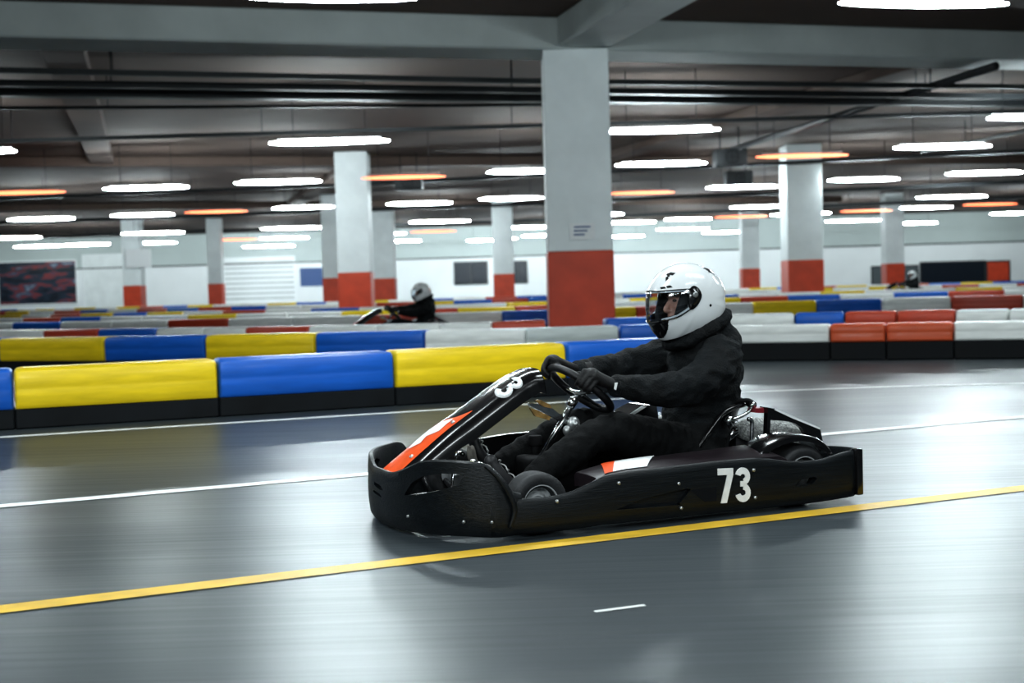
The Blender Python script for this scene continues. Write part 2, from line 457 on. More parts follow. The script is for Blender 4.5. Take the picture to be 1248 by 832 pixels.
    bm = bmesh.new(); loft(bm, secs)
    fair = obj('front_fairing', bm, M['gloss'], K, auto=50)
    def fsurf(f_, al):
        x = max(0,min(.9999,f_))*(nq-1); i = int(x); t = x-i
        p = fr_[i][0].lerp(fr_[i+1][0], t); nn = fr_[i][1].lerp(fr_[i+1][1], t).normalized(); w = lerp(fr_[i][2],fr_[i+1][2],t); h = lerp(fr_[i][3],fr_[i+1][3],t)
        sy = math.copysign(abs(math.sin(al))**.62, al); cy = abs(math.cos(al))**.62
        pt = p+V((0,w*sy,0))+nn*(h*(cy-1)); nr = (V((0,math.sin(al),0))+nn*math.cos(al)).normalized()
        return pt, nr
    # rear face cap of the fairing top
    bm = bmesh.new(); a = fr_[-1]
    vs = [fsurf(1, lerp(-PI/2,PI/2,k/14))[0]-V((.004,0,0)) for k in range(15)]
    bm.faces.new([bm.verts.new(v) for v in vs]); obj('fairing_back_plate', bm, M['matte'], fair, smooth=False)
    # front number: seven curls over the far side, three faces the near side
    for d_, u_ in (('7',0),('3',.69)):
        bm = bmesh.new()
        digits(bm, d_, lambda u, v: fsurf(.62+v*.15, R(-54)+(u+u_)*R(92)), off=.002)
        nb = obj('race_digit', bm, M['white'], fair); nb['label'] = 'white digit '+d_+' on the fairing'
    # orange and white lower flame
    def fpatch(rows, m, nm):
        bm = bmesh.new(); G = []
        for f_, a0, a1 in rows:
            G.append([bm.verts.new((lambda pn: pn[0]+pn[1]*.002)(fsurf(f_, R(lerp(a0,a1,k/12))))) for k in range(13)])
        for i in range(len(G)-1):
            for k in range(12): bm.faces.new((G[i][k],G[i][k+1],G[i+1][k+1],G[i+1][k]))
        obj(nm, bm, m, fair)
    rws = []
    for i in range(25):
        f_ = lerp(.0,.52,i/24)
        hi_ = 26
        lo_ = -60 if f_ < .25 else lerp(-60, 24, (f_-.25)/.27)
        rws.append((f_, lo_, hi_))
    fpatch(rws, M['orange'], 'orange_flame')
    rws = [(f_, a0, a1) for f_, a0, a1 in [(.22,-14,-10),(.27,-24,0),(.31,-26,-2),(.35,-20,8),(.40,-8,6),(.44,2,6)]]
    def lift(rows, m, nm):
        bm = bmesh.new(); G = []
        for f_, a0, a1 in rows: G.append([bm.verts.new((lambda pn: pn[0]+pn[1]*.004)(fsurf(f_, R(lerp(a0,a1,k/8))))) for k in range(9)])
        for i in range(len(G)-1):
            for k in range(8): bm.faces.new((G[i][k],G[i][k+1],G[i+1][k+1],G[i+1][k]))
        obj(nm, bm, m, fair)
    lift(rws, M['white'], 'white_flame')
    for f_, al in [(.17,12),(.42,16)]:
        p, nr = fsurf(f_, R(al)); bm = bmesh.new(); tube(bm, [p, p+nr*.007], .010, 10); obj('bolt', bm, M['bolt'], fair)
    # frame tubes
    bm = bmesh.new()
    for s in (1,-1):
        tube(bm, [(1.08,s*.22,.07),(.9,s*.27,.07),(.5,s*.30,.07),(0,s*.33,.07),(-.55,s*.34,.07),(-.88,s*.30,.09)], .016, 10, 5)
        tube(bm, [(.70,s*.27,.07),(.70,s*.42,.09),(.70,s*.50,.12)], .014, 8, 4)
        tube(bm, [(.45,s*.30,.08),(.42,s*.50,.12),(.30,s*.58,.13),(-.2,s*.58,.13),(-.35,s*.5,.12),(-.40,s*.34,.08)], .012, 8, 5)
    tube(bm, [(1.08,-.22,.07),(1.08,.22,.07)], .014); tube(bm, [(.15,-.33,.07),(.15,.33,.07)], .016); tube(bm, [(-.55,-.34,.07),(-.55,.34,.07)], .016)
    tube(bm, [(.98,-.16,.07),(1.02,-.16,.2),(1.05,-.10,.27)], .011, 8, 4); tube(bm, [(.98,.16,.07),(1.02,.16,.2),(1.05,.10,.27)], .011, 8, 4)
    obj('chassis_frame', bm, M['tube'], K)
    bm = bmesh.new(); prism(bm, [(1.05,-.22),(1.05,.22),(.5,.30),(.0,.32),(-.2,.32),(-.2,-.32),(0,-.32),(.5,-.30)], .045, .055, 'xy')
    obj('floor_tray', bm, M['matte'], K, smooth=False)
    # far inner pod wall and fuel tank between the legs
    bm = bmesh.new(); prism(bm, [(-.24,.20),(-.245,.340),(-.40,.402),(-.47,.400),(-.50,.20)], -.60, -.42)
    sc = obj('side_cover', bm, M['gloss'], K, smooth=False)
    bm = bmesh.new(); prism(bm, [(-.252,.336),(-.290,.336),(-.410,.395),(-.385,.400)], -.421, -.4165); obj('white_slash', bm, M['white'], sc, smooth=False)
    bm = bmesh.new()
    prism(bm, [(.56,.10),(.60,.20),(.575,.295),(.37,.310),(.16,.305),(.10,.28),(.05,.10)], -.40, -.385)
    obj('inner_side_panel', bm, M['gloss'], K, smooth=False)
    bm = bmesh.new(); tube(bm, [(.585,-.385,.296),(.37,-.385,.313),(.15,-.385,.310)], .006, 8, 3)
    obj('panel_trim_strip', bm, M['chrome'], K)
    bm = bmesh.new(); box(bm, (.33,-.02,.155), (.30,.20,.19), 0, .03, 3)
    tank = obj('fuel_tank', bm, M['matte'], K, auto=40)
    bm = bmesh.new(); lathe(bm, [(.0,.245),(.026,.245),(.026,.285),(.034,.29),(.034,.325),(.028,.333),(.0,.333)], 'z', 24, (.375,-.10,0))
    lathe(bm, [(.018,.22),(.018,.25)], 'z', 12, (.375,-.10,0))
    obj('filler_cap', bm, M['matte'], tank, auto=40)
    # steering
    Wc = V((.175,0,.545)); vv = V((.77,0,.64)).normalized(); nn = V((-.64,0,.77)).normalized(); Rw = .172
    bm = bmesh.new()
    ring = []
    for i in range(49):
        a = 2*PI*i/48
        rr = Rw*(1-.10*max(0,-math.sin(a))**3)
        ring.append(Wc+V((0,math.cos(a)*rr,0))+vv*math.sin(a)*rr)
    tube(bm, ring, .019, 12, 0, False)
    bmesh.ops.remove_doubles(bm, verts=bm.verts, dist=.0005)
    sw = obj('steering_wheel', bm, M['grip'], K)
    bm = bmesh.new()
    for a in (0, 180, 270):
        bm = bmesh.new(); d = V((0,math.cos(R(a)),0))+vv*math.sin(R(a))
        tube(bm, [Wc-nn*.02, Wc+d*.08-nn*.012, Wc+d*(Rw*.97)], [.022,.013,.010], 8, 3, flat=.6)
        obj('wheel_spoke', bm, M['chrome'], sw)
    bm = bmesh.new()
    low = V((.40,0,.235))
    tube(bm, [Wc-nn*.02, low], .014, 12); tube(bm, [Wc-nn*.05, Wc-nn*.10], .022, 12)
    tube(bm, [low, (.52,0,.12)], .009, 8)
    col_ = obj('steering_column', bm, M['chrome'], K)
    # bracket and tan plate between fairing and column
    bm = bmesh.new(); prism(bm, [(.45,.50),(.445,.485),(.34,.43),(.26,.385),(.245,.40),(.33,.465),(.40,.492)], -.012, .012)
    br = obj('fairing_bracket', bm, M['chrome'], K, smooth=False)
    bm = bmesh.new(); prism(bm, [(.455,.478),(.43,.44),(.36,.415),(.35,.43),(.41,.462)], .014, .03); prism(bm, [(.43,.512),(.38,.478),(.345,.47),(.35,.485),(.40,.512)], .012, .028)
    obj('tan_bracket_plate', bm, M['brass'], br, smooth=False)
    bm = bmesh.new(); ell(bm, (.235,.03,.39), (.032,.02,.036)); ell(bm, (.27,.03,.36), (.02,.018,.025)); tube(bm, [(.235,.0,.39),(.235,.06,.39)], .012, 10)
    obj('brake_reservoir', bm, M['bolt'], K)
    bm = bmesh.new()
    tube(bm, [(.26,.02,.42),(.2,.06,.36),(.22,.10,.26),(.3,.1,.2)], .006, 8, 5); tube(bm, [(.30,-.04,.43),(.24,-.08,.34),(.3,-.12,.2),(.5,-.15,.09)], .006, 8, 5)
    obj('brake_hose', bm, M['tube'], K)
    # tie rods, stub axles
    bm = bmesh.new()
    for s in (1,-1): tube(bm, [(.52,s*.02,.12),(.60,s*.46,.13)], .008, 8); tube(bm, [(.66,s*.40,.13),(.66,s*.60,.13)], .012, 8); box(bm, (.66,s*.43,.12), (.05,.03,.11), 0, .005)
    obj('tie_rod', bm, M['bolt'], K)
    # pedals
    for s, x in ((1,.79),(-1,.74)):
        bm = bmesh.new(); tube(bm, [(.80,s*.13,.06),(x+.03,s*.17,.16),(x,s*.18,.27)], .008, 8, 4); tube(bm, [(x-.005,s*.12,.27),(x-.005,s*.23,.27)], .011, 8)
        obj('pedal', bm, M['chrome'], K)
    # wheels
    def wheel(nm, x, y, s, r_, w):
        bm = bmesh.new()
        h = w/2
        lathe(bm, [(r_*.52,-h*.78),(r_*.62,-h*.92),(r_*.80,-h),(r_*.93,-h*.93),(r_*.985,-h*.72),(r_,-h*.4),(r_,h*.4),(r_*.985,h*.72),(r_*.93,h*.93),(r_*.80,h),(r_*.62,h*.92),(r_*.52,h*.78)], 'y', 48, (x,y,r_), closed=True)
        t = obj(nm, bm, M['rubber'], K)
        bm = bmesh.new(); e = s*h
        lathe(bm, [(.0,e*.25),(.028,e*.25),(.03,e*.45),(.036,e*.45),(.05,e*.10),(r_*.50,e*.12),(r_*.56,e*.72),(r_*.60,e*.97),(r_*.625,e*.97),(r_*.56,e*.5),(r_*.5,-e*.7),(0,-e*.7)], 'y', 40, (x,y,r_))
        rim = obj('wheel_rim', bm, M['hub'], t, auto=35)
        bm = bmesh.new()
        for k in range(5):
            a = 2*PI*k/5; c = V((x+.040*math.cos(a), y+e*.12, r_+.040*math.sin(a))); tube(bm, [c, c+V((0,s*.012,0))], .006, 6)
        obj('wheel_nut', bm, M['bolt'], rim)
    for s in (1,-1):
        wheel('front_wheel', .655, s*.50, s, .130, .125); wheel('rear_wheel', -.665, s*.485, s, .139, .19)
    bm = bmesh.new(); tube(bm, [(-.665,-.56,.139),(-.665,.56,.139)], .016, 12); lathe(bm, [(.0,.05),(.085,.05),(.085,.058),(0,.058)], 'y', 32, (-.665,.0,.139))
    obj('rear_axle', bm, M['hub'], K, auto=40)
    # rear wheel guards
    for s in (1,-1):
        bm = bmesh.new()
        pr = [(-.40,.215),(-.425,.262),(-.48,.298),(-.56,.322),(-.64,.327),(-.72,.313),(-.78,.280),(-.83,.225)]
        q = catmull([(a,0,b) for a, b in pr], 4); secs = []
        for i, a in enumerate(q):
            t = (V(q[min(i+1,len(q)-1)])-V(q[max(i-1,0)])).normalized(); n3 = V((-t.z,0,t.x)); n3 = n3 if n3.z > 0 or (n3-V((0,0,0))).length == 0 else -n3
            c = V((-.62,0,.16)); n3 = (V(a)-c).normalized(); p = V(a)
            secs.append([p+V((0,s*.585,0))-n3*.03, p+V((0,s*.583,0))-n3*.008, p+V((0,s*.57,0)), p+V((0,s*.42,0)), p+V((0,s*.40,0))-n3*.01, p+V((0,s*.40,0))-n3*.02, p+V((0,s*.57,0))-n3*.014, p+V((0,s*.577,0))-n3*.03])
        loft(bm, secs)
        obj('wheel_guard', bm, M['gloss'], K, auto=50)
    # seat shell
    bm = bmesh.new(); G = []
    spine = [(-.12,.085),(-.22,.075),(-.34,.08),(-.44,.105),(-.52,.17),(-.57,.26),(-.605,.35),(-.63,.43)]
    wid = [.15,.17,.185,.19,.19,.185,.18,.165]; lip = [.03,.07,.12,.165,.18,.17,.12,.02]
    for (x, z), w, h in zip(spine, wid, lip):
        row = []
        for k in range(17):
            a = lerp(-1,1,k/16); yy = w*math.copysign(abs(a)**.8, a); up = h*max(0,(abs(a)-.45)/.55)**1.5
            row.append(V((x+up*.75*(1 if z > .12 else .25), yy, z+up*.8)))
        G.append(row)
    vs = [[bm.verts.new(p) for p in r] for r in G]
    for i in range(len(vs)-1):
        for k in range(16): bm.faces.new((vs[i][k],vs[i][k+1],vs[i+1][k+1],vs[i+1][k]))
    seat = obj('seat', bm, M['gloss'], K)
    x = seat.modifiers.new('s','SUBSURF'); x.levels = 1; x = seat.modifiers.new('t','SOLIDIFY'); x.thickness = .008; apply_mods(seat)
    bm = bmesh.new()
    tube(bm, [(-.28,.215,.20),(-.313,.215,.234),(-.36,.22,.30),(-.41,.22,.355),(-.455,.22,.40),(-.50,.215,.422),(-.56,.20,.433),(-.63,.16,.44),(-.65,0,.445),(-.63,-.16,.44),(-.56,-.2,.433)], .0125, 10, 5)
    obj('seat_rim', bm, M['gloss'], seat)
    bm = bmesh.new()
    tube(bm, [(-.49,.235,.373),(-.55,.24,.389),(-.60,.24,.412),(-.618,.235,.44)], .008, 8, 5); tube(bm, [(-.50,.20,.373),(-.48,.25,.373)], .022, 14); tube(bm, [(-.62,.21,.44),(-.62,.25,.44)], .016, 12)
    tube(bm, [(-.582,.25,.375),(-.60,.25,.368),(-.606,.25,.34),(-.60,.25,.25),(-.60,.25,.10)], .010, 8, 4)
    obj('seat_bracket', bm, M['chrome'], K)
    bm = bmesh.new(); ell(bm, (-.60,.10,.452), (.05,.06,.022)); ell(bm, (-.64,.16,.445), (.03,.04,.02)); tube(bm, [(-.56,.15,.445),(-.61,.2,.46),(-.65,.2,.44),(-.7,.1,.40)], .010, 8, 4)
    obj('cable_loop', bm, M['matte'], K)
    # engine with cover, muffler
    bm = bmesh.new()
    box(bm, (-.73,-.27,.20), (.20,.22,.20), 0, .02)
    for k in range(7): box(bm, (-.73,-.27,.30+k*.014), (.16,.18,.006), 0, .002, 1)
    box(bm, (-.68,.02,.23), (.10,.10,.14), 0, .015); box(bm, (-.78,.18,.20), (.10,.12,.12), 0, .015)
    tube(bm, [(-.60,-.2,.25),(-.66,-.1,.29),(-.70,.05,.30),(-.74,.14,.28)], .022, 12, 5)
    eng = obj('engine', bm, M['engine'], K, auto=40)
    bm = bmesh.new()
    tube(bm, [(-.64,.06,.300),(-.68,.09,.302),(-.78,.15,.296),(-.90,.18,.262),(-.945,.19,.245)], [.03,.055,.064,.056,.03], 24, 5)
    obj('muffler', bm, M['muffler'], K)
    bm = bmesh.new(); tube(bm, [(-.56,.10,.27),(-.60,.10,.30),(-.66,.08,.30)], [.022,.025,.022], 12, 4)
    obj('exhaust_pipe', bm, M['chrome'], K)
    bm = bmesh.new()
    prism(bm, [(-.663,.429),(-.70,.42),(-.804,.374),(-.963,.307),(-.972,.27),(-.98,.225),(-.882,.268),(-.874,.29),(-.858,.317),(-.82,.34),(-.779,.354),(-.677,.368),(-.669,.277),(-.651,.279)], .27, .30)
    cov = obj('engine_cover', bm, M['gloss'], K, auto=25)
    bm = bmesh.new(); prism(bm, [(-.663,.429),(-.70,.42),(-.804,.374),(-.963,.307),(-.955,.300),(-.80,.366),(-.66,.42)], .235, .272)
    obj('cover_top', bm, M['gloss'], cov, auto=25)
    bm = bmesh.new(); prism(bm, [(-.70,.4235),(-.805,.3775),(-.963,.3105),(-.962,.302),(-.80,.368),(-.70,.414)], .2705, .302)
    obj('white_edge_strip', bm, M['white'], cov, smooth=False)
    bm = bmesh.new(); prism(bm, [(-.62,.425),(-.66,.425),(-.665,.40),(-.61,.405)], .20, .27)
    obj('red_cap', bm, M['red_cap'], K, smooth=False)
    return K

kart = make_kart()
tag(kart, 'black rental racing kart with white number 73 driven along the yellow line', 'kart', 'racing karts on the track')

# ------------------------------------------------------------------ driver
def helmR(phi):
    """silhouette radius about the helmet centre, phi from straight ahead, degrees"""
    T = [(-180,.200),(-166,.208),(-160,.205),(-150,.205),(-120,.20),(-90,.20),(-70,.215),(-58,.232),(-45,.228),(-32,.222),(-15,.205),(0,.198),(15,.197),(35,.192),(60,.188),(90,.184),(115,.186),(135,.196),(155,.204),(170,.205),(180,.200)]
    phi = (phi+180) % 360-180
    for (a, ra), (b, rb_) in zip(T, T[1:]):
        if a <= phi <= b:
            t = (phi-a)/(b-a); t = t*t*(3-2*t); return lerp(ra, rb_, t)
    return .2
HC = V((-.405,0,.945)); HW = .148
def hpt(phi, lam, k=1.):
    r_ = helmR(phi)*k*max(0,math.cos(R(lam)))**.78; w = HW*k
    return HC+V((r_*math.cos(R(phi)), w*math.sin(R(lam)), r_*math.sin(R(phi))))
def hproj(x, z, side=1, k=1.):
    """point on the helmet surface at side-view position x, z"""
    dx, dz = x-HC.x, z-HC.z; phi = math.degrees(math.atan2(dz, dx)); r_ = math.hypot(dx, dz)/(helmR(phi)*k)
    c = min(1, r_)**(1/.78); lam = math.degrees(math.acos(max(-1,min(1,c))))
    return hpt(phi, side*lam, k)
PORT = [(-.05,.976),(-.22,.986),(-.332,.992),(-.345,.97),(-.338,.915),(-.292,.885),(-.225,.862),(-.155,.842),(-.05,.81)]
def above_rim(p, e=0):   # plane of the helmet's lower edge
    a = V((-.268,0,.752)); b = V((-.613,0,.890)); t = (p.x-a.x)/(b.x-a.x)
    return p.z > a.z+(b.z-a.z)*t+e
def make_person():
    bm = bmesh.new()
    # slim body: trunk, arms, legs, neck and head in one skin
    def trunk(bm, k, sh=True):
        secs = []
        for x, z, rx, ry in [(-.40,.10,.10,.15),(-.41,.15,.135,.175),(-.43,.25,.145,.18),(-.46,.38,.15,.175),(-.49,.50,.155,.185),(-.505,.60,.158,.205),(-.505,.68,.145,.20),(-.49,.74,.105,.14),(-.46,.78,.075,.08)]:
            secs.append([V((x+(rx-k)*math.cos(2*PI*i/24), (ry-k)*math.sin(2*PI*i/24), z)) for i in range(24)])
        loft(bm, secs)
    trunk(bm, .02)
    arms = {1: [(-.49,.17,.675),(-.36,.26,.60),(-.20,.285,.545),(-.06,.25,.548),(.095,.200,.566)], -1: [(-.47,-.17,.675),(-.34,-.25,.64),(-.20,-.28,.605),(-.04,-.22,.615),(.12,-.145,.620)]}
    legs = {1: [(-.38,.10,.20),(-.12,.14,.29),(.14,.165,.355),(.36,.18,.26),(.60,.20,.135)], -1: [(-.38,-.10,.20),(-.12,-.13,.29),(.12,-.155,.355),(.36,-.165,.27),(.60,-.17,.165)]}
    for s in (1,-1):
        limb(bm, arms[s], [.05,.043,.032,.022,.013]); ell(bm, V(arms[s][-1])+V((.015,0,.0)), (.02,.013,.014))
        limb(bm, legs[s], [.085,.072,.05,.045,.033])
    limb(bm, [(-.47,0,.74),(-.44,0,.86)], [.058,.055])
    H = V((-.412,0,.94))
    ell(bm, H, (.098,.076,.112)); ell(bm, H+V((.028,0,-.055)), (.070,.055,.062)); ell(bm, H+V((.066,0,-.095)), (.026,.026,.022))   # skull, jaw, chin
    tube(bm, [H+V((.09,0,.018)), H+V((.108,0,-.012)), H+V((.119,0,-.036)), H+V((.10,0,-.044))], [.008,.011,.015,.012], 10, 3)                     # nose
    ell(bm, H+V((.086,0,.030)), (.016,.052,.010)); ell(bm, H+V((.097,0,-.064)), (.010,.022,.005)); ell(bm, H+V((.095,0,-.073)), (.010,.020,.006))     # brow, lips
    for s in (1,-1): ell(bm, H+V((.070,s*.042,-.022)), (.024,.020,.020)); ell(bm, H+V((-.01,s*.078,-.01)), (.018,.008,.030))                            # cheeks, ears
    P = fuse('driver', bm, M['skin'], None, .0055, 4)
    P.location = KLOC; P.rotation_euler = (0,0,KROT)
    for s in (1,-1):
        bm = bmesh.new(); ell(bm, H+V((.088,s*.032,.008)), (.010,.013,.0075)); obj('eye', bm, M['eye'], P)
        bm = bmesh.new(); tube(bm, [H+V((.098,s*.012,.028)), H+V((.100,s*.034,.034)), H+V((.088,s*.056,.028))], [.004,.006,.003], 8, 3); obj('eyebrow', bm, M['brow'], P)
    # jacket: trunk, sleeves, stand collar and folded hood
    bm = bmesh.new(); trunk(bm, -.012)
    for s in (1,-1):
        a = arms[s]; limb(bm, a[:-1]+[V(a[-1])+V((-.012,0,0))], [.098,.092,.083,.066,.047], 20)
        ell(bm, V(a[0])+V((-.015,-s*.02,0)), (.105,.085,.088))
    ell(bm, (-.565,0,.66), (.11,.16,.12)); ell(bm, (-.45,0,.60), (.10,.15,.15))
    limb(bm, [(-.485,0,.72),(-.468,0,.79)], [.13,.12])
    jk = fuse('jacket', bm, M['fleece'], P, .0075, 5, disp=.017, dscale=.095, dstretch=(1,1,1.4))
    bm = bmesh.new()   # collar roll
    ring = []
    for i in range(33):
        a = 2*PI*i/32; ring.append((-.465+.145*math.cos(a), .118*math.sin(a), .805-.068*math.cos(a)))
    tube(bm, ring, .033, 14, 0, False); bmesh.ops.remove_doubles(bm, verts=bm.verts, dist=.0005)
    for s in (1,-1): limb(bm, [(-.57,s*.05,.80),(-.595,s*.09,.745),(-.55,s*.14,.715),(-.46,s*.15,.71)], [.055,.055,.05,.04])
    limb(bm, [(-.37,.09,.755),(-.33,0,.745),(-.37,-.09,.755)], [.035,.04,.035])
    fuse('hood', bm, M['fleece'], jk, .008, 4, disp=.008, dscale=.05)
    # trousers
    bm = bmesh.new()
    secs = []
    for x, z, rx, ry in [(-.40,.085,.13,.165),(-.40,.15,.165,.195),(-.42,.25,.17,.20),(-.45,.36,.165,.19)]:
        secs.append([V((x+rx*math.cos(2*PI*i/24), ry*math.sin(2*PI*i/24), z)) for i in range(24)])
    loft(bm, secs)
    for s in (1,-1): limb(bm, legs[s], [.125,.108,.080,.070,.052], 20)
    fuse('trousers', bm, M['cloth'], P, .0085, 5, disp=.012, dscale=.09, dstretch=(1.6,1,1))
    # gloves: palm, four fingers curled round the rim, thumb
    Wc = V((.175,0,.545)); vv = V((.77,0,.64)).normalized(); nn = V((-.64,0,.77)).normalized(); Rw = .172
    for s, th in ((1, 24), (-1, 180-58)):
        bm = bmesh.new()
        er = V((0,math.cos(R(th)),0))+vv*math.sin(R(th)); tn = V((0,-math.sin(R(th)),0))+vv*math.cos(R(th))
        tn = tn if tn.dot(vv) > 0 else -tn
        c = Wc+er*Rw; wr = V(arms[s][-1])
        pc = c+nn*.040+er*.012
        kn = [c+nn*.034+er*.034+tn*o_ for o_ in (-.036,-.012,.012,.036)]
        # palm as a flat slab from the wrist to the knuckles
        tube(bm, [wr+V((-.075,0,0)), wr+V((-.02,0,0)), wr.lerp(pc,.55), pc+er*.008], [.045,.036,.040,.044], 16, 4, flat=.75)
        ell(bm, pc+er*.004, (.042,.040,.034))
        for j, k in enumerate(kn):
            L_ = [.85,1.,.97,.80][j]
            pts = [pc+tn*[-.03,-.010,.010,.03][j], k, c+er*(.040*L_)+nn*.004+tn*[-.034,-.011,.012,.034][j], c+er*.024-nn*(.030*L_)+tn*[-.032,-.010,.012,.032][j], c-er*.012*L_-nn*.032+tn*[-.031,-.010,.011,.031][j]]
            limb(bm, pts, [.0135,.0125,.0115,.011,.0095], 10, 4)
        limb(bm, [pc-tn*.0+nn*-.002-er*.01, c+nn*.030-er*.022+tn*.022, c+nn*.020-er*.016+tn*.048, c+nn*.008-er*.018+tn*.066], [.017,.015,.0125,.010], 10, 4)
        gl = fuse('glove', bm, M['glove'], P, .004, 3)
        bm = bmesh.new(); lathe(bm, [(.036,-.045),(.046,-.043),(.050,-.01),(.046,.024),(.034,.027)], 'x', 24, wr+V((-.022,0,0)))
        obj('glove_cuff', bm, M['glove'], gl, auto=50)
        if s > 0:
            bm = bmesh.new()   # two pale marks on the cuff
            prism(bm, [(.040,.578),(.054,.580),(.051,.545),(.038,.543)], .252, .2545)
            prism(bm, [(.088+.03,.590),(.1+.03,.588),(.105+.03,.560),(.097+.03,.556)], .250, .258)
            lathe(bm, [(.007,.252),(.014,.252),(.014,.255),(.007,.255)], 'y', 16, (.066,0,.564), closed=True)
            obj('cuff_mark', bm, M['white'], gl, smooth=False)
    # shoes pressed on the pedals
    for s in (1,-1):
        a = V(legs[s][-1]); y = s*.195 if s > 0 else -.175
        dz = .0 if s > 0 else .02
        heel = V((.635,y,.085+dz)); ball = V((.72,y,.20+dz)); toe = V((.745,y,.262+dz))
        if s < 0: heel = V((.60,y,.12)); ball = V((.665,y,.245)); toe = V((.672,y,.305))
        up = V((-.80,0,.55)).normalized()
        bm = bmesh.new()
        limb(bm, [heel+up*.03, heel.lerp(ball,.5)+up*.036, ball+up*.030, toe+up*.022], [.040,.042,.042,.030], 16, 4, flat=.85)
        limb(bm, [a, heel+up*.03+V((.0,0,.01))], [.043,.043])
        sh = fuse('shoe', bm, M['shoe'], P, .006, 3)
        bm = bmesh.new(); d = (ball-heel).normalized(); secs = []
        for t, w in [(-.25,.018),(-.18,.032),(.2,.034),(.6,.036),(1.,.043),(1.35,.038),(1.55,.020)]:
            p = heel.lerp(ball, t) if t < 1 else ball.lerp(toe, (t-1)/.55)
            secs.append([p+V((0,w,0))-up*.012, p+V((0,w,0))+up*.004, p-V((0,w,0))+up*.004, p-V((0,w,0))-up*.012])
        loft(bm, secs); obj('shoe_sole', bm, M['sole'], sh, auto=40)
        bm = bmesh.new()
        for k in range(5):
            p = heel.lerp(toe, .30+k*.14)+up*(.074-.004*k); z_ = .018*(-1)**k
            tube(bm, [p+V((0,-.028,0))-d*z_-up*.008, p+up*.004, p+V((0,.028,0))+d*z_-up*.008], .0032, 6, 3)
        obj('shoe_lace', bm, M['lace'], sh)
    # helmet shell
    bm = bmesh.new(); NP, NL = 220, 120
    grid = {}
    for i in range(NP):
        for j in range(NL+1):
            lam = lerp(-88,88,j/NL); grid[i,j] = bm.verts.new(hpt(-180+360*i/NP, lam))
    for i in range(NP):
        for j in range(NL):
            i2 = (i+1)%NP
            f = bm.faces.new((grid[i,j],grid[i2,j],grid[i2,j+1],grid[i,j+1]))
    for j in (0, NL): bm.faces.new([grid[i,j] for i in range(NP)])
    # the chin bar: black nose insert at the very front below the visor
    bmesh.ops.recalc_face_normals(bm, faces=bm.faces)
    a = V((-.268,0,.752)); b_ = V((-.613,0,.890)); nrm = V((-(b_-a).z,0,(b_-a).x)); nrm = nrm if nrm.z < 0 else -nrm
    bmesh.ops.bisect_plane(bm, geom=bm.verts[:]+bm.edges[:]+bm.faces[:], plane_co=a, plane_no=nrm, clear_outer=True)
    sh = obj('helmet', bm, [M['helmet'], M['matte'], M['gloss']], P)
    x = sh.modifiers.new('t','SOLIDIFY'); x.thickness = .014; x.offset = -1; apply_mods(sh)
    bm = bmesh.new(); prism(bm, PORT, -.3, .3); boolean(sh, obj('cutter', bm, None))
    for p in sh.data.polygons:
        c = p.center
        if p.normal.dot(c-HC) < 0: p.material_index = 1
        elif c.x > -.262+.12*(c.z-.76) and c.z < .86: p.material_index = 2
    # padding inside
    bm = bmesh.new()
    for s in (1,-1): limb(bm, [(-.36,s*.085,.99),(-.33,s*.098,.93),(-.31,s*.088,.86),(-.30,s*.065,.82)], [.022,.026,.026,.024], 12, 4)
    limb(bm, [(-.34,.09,1.00),(-.30,.05,1.02),(-.285,0,1.022),(-.30,-.05,1.02),(-.34,-.09,1.01)], [.016]*5, 12, 4); limb(bm, [(-.31,.06,.82),(-.272,0,.82),(-.31,-.06,.82)], [.022]*3, 12, 4)
    obj('cheek_pad', bm, M['matte'], sh)
    # lower trim and rear spoiler line
    bm = bmesh.new(); ring = []
    n = 64
    for i in range(n+1):
        # follow the rim: intersect by scanning lambda at each side-view x
        a_ = 2*PI*i/n; t = .5-.5*math.cos(a_); x_ = lerp(-.266,-.612,t); z_ = lerp(.753,.890,t)
        s = 1 if math.sin(a_) >= 0 else -1
        ring.append(hproj(x_, z_, s, .985))
    tube(bm, ring, .006, 8, 0, False); bmesh.ops.remove_doubles(bm, verts=bm.verts, dist=.0004)
    obj('rim_trim', bm, M['matte'], sh)
    # visor: clear shield hugging the port with a dark edge frame
    VIS = [(-.05,.992),(-.22,.998),(-.345,1.004),(-.352,.975),(-.345,.912),(-.295,.873),(-.155,.820),(-.05,.79)]
    bm = bmesh.new(); gv = {}
    NPv, NLv = 110, 150
    for i in range(NPv+1):
        for j in range(NLv+1): gv[i,j] = bm.verts.new(hpt(lerp(-50,45,i/NPv), lerp(-88,88,j/NLv), 1.022))
    for i in range(NPv):
        for j in range(NLv):
            q = [gv[i,j],gv[i+1,j],gv[i+1,j+1],gv[i,j+1]]; c = sum((v.co for v in q), V())/4
            if inside((c.x, c.z), VIS): bm.faces.new(q)
    bmesh.ops.delete(bm, geom=[v for v in bm.verts if not v.link_faces], context='VERTS')
    bmesh.ops.smooth_vert(bm, verts=[v for v in bm.verts if v.is_boundary], factor=.5, use_axis_x=True, use_axis_y=True, use_axis_z=True)
    vz = obj('visor', bm, M['visor'], sh)
    x = vz.modifiers.new('t','SOLIDIFY'); x.thickness = .0022; apply_mods(vz)
    bm = bmesh.new()
    for s in (1,-1):
        lo = [(-.340,.905),(-.293,.876),(-.255,.862),(-.21,.845),(-.19,.8375)]; hi = [(-.345,1.002),(-.30,1.001),(-.26,.9985),(-.225,.9965),(-.213,.996)]
        tube(bm, [hproj(x_, z_, s, 1.028) for x_, z_ in lo], .0036, 6, 4); tube(bm, [hproj(x_, z_, s, 1.028) for x_, z_ in hi], .003, 6, 4)
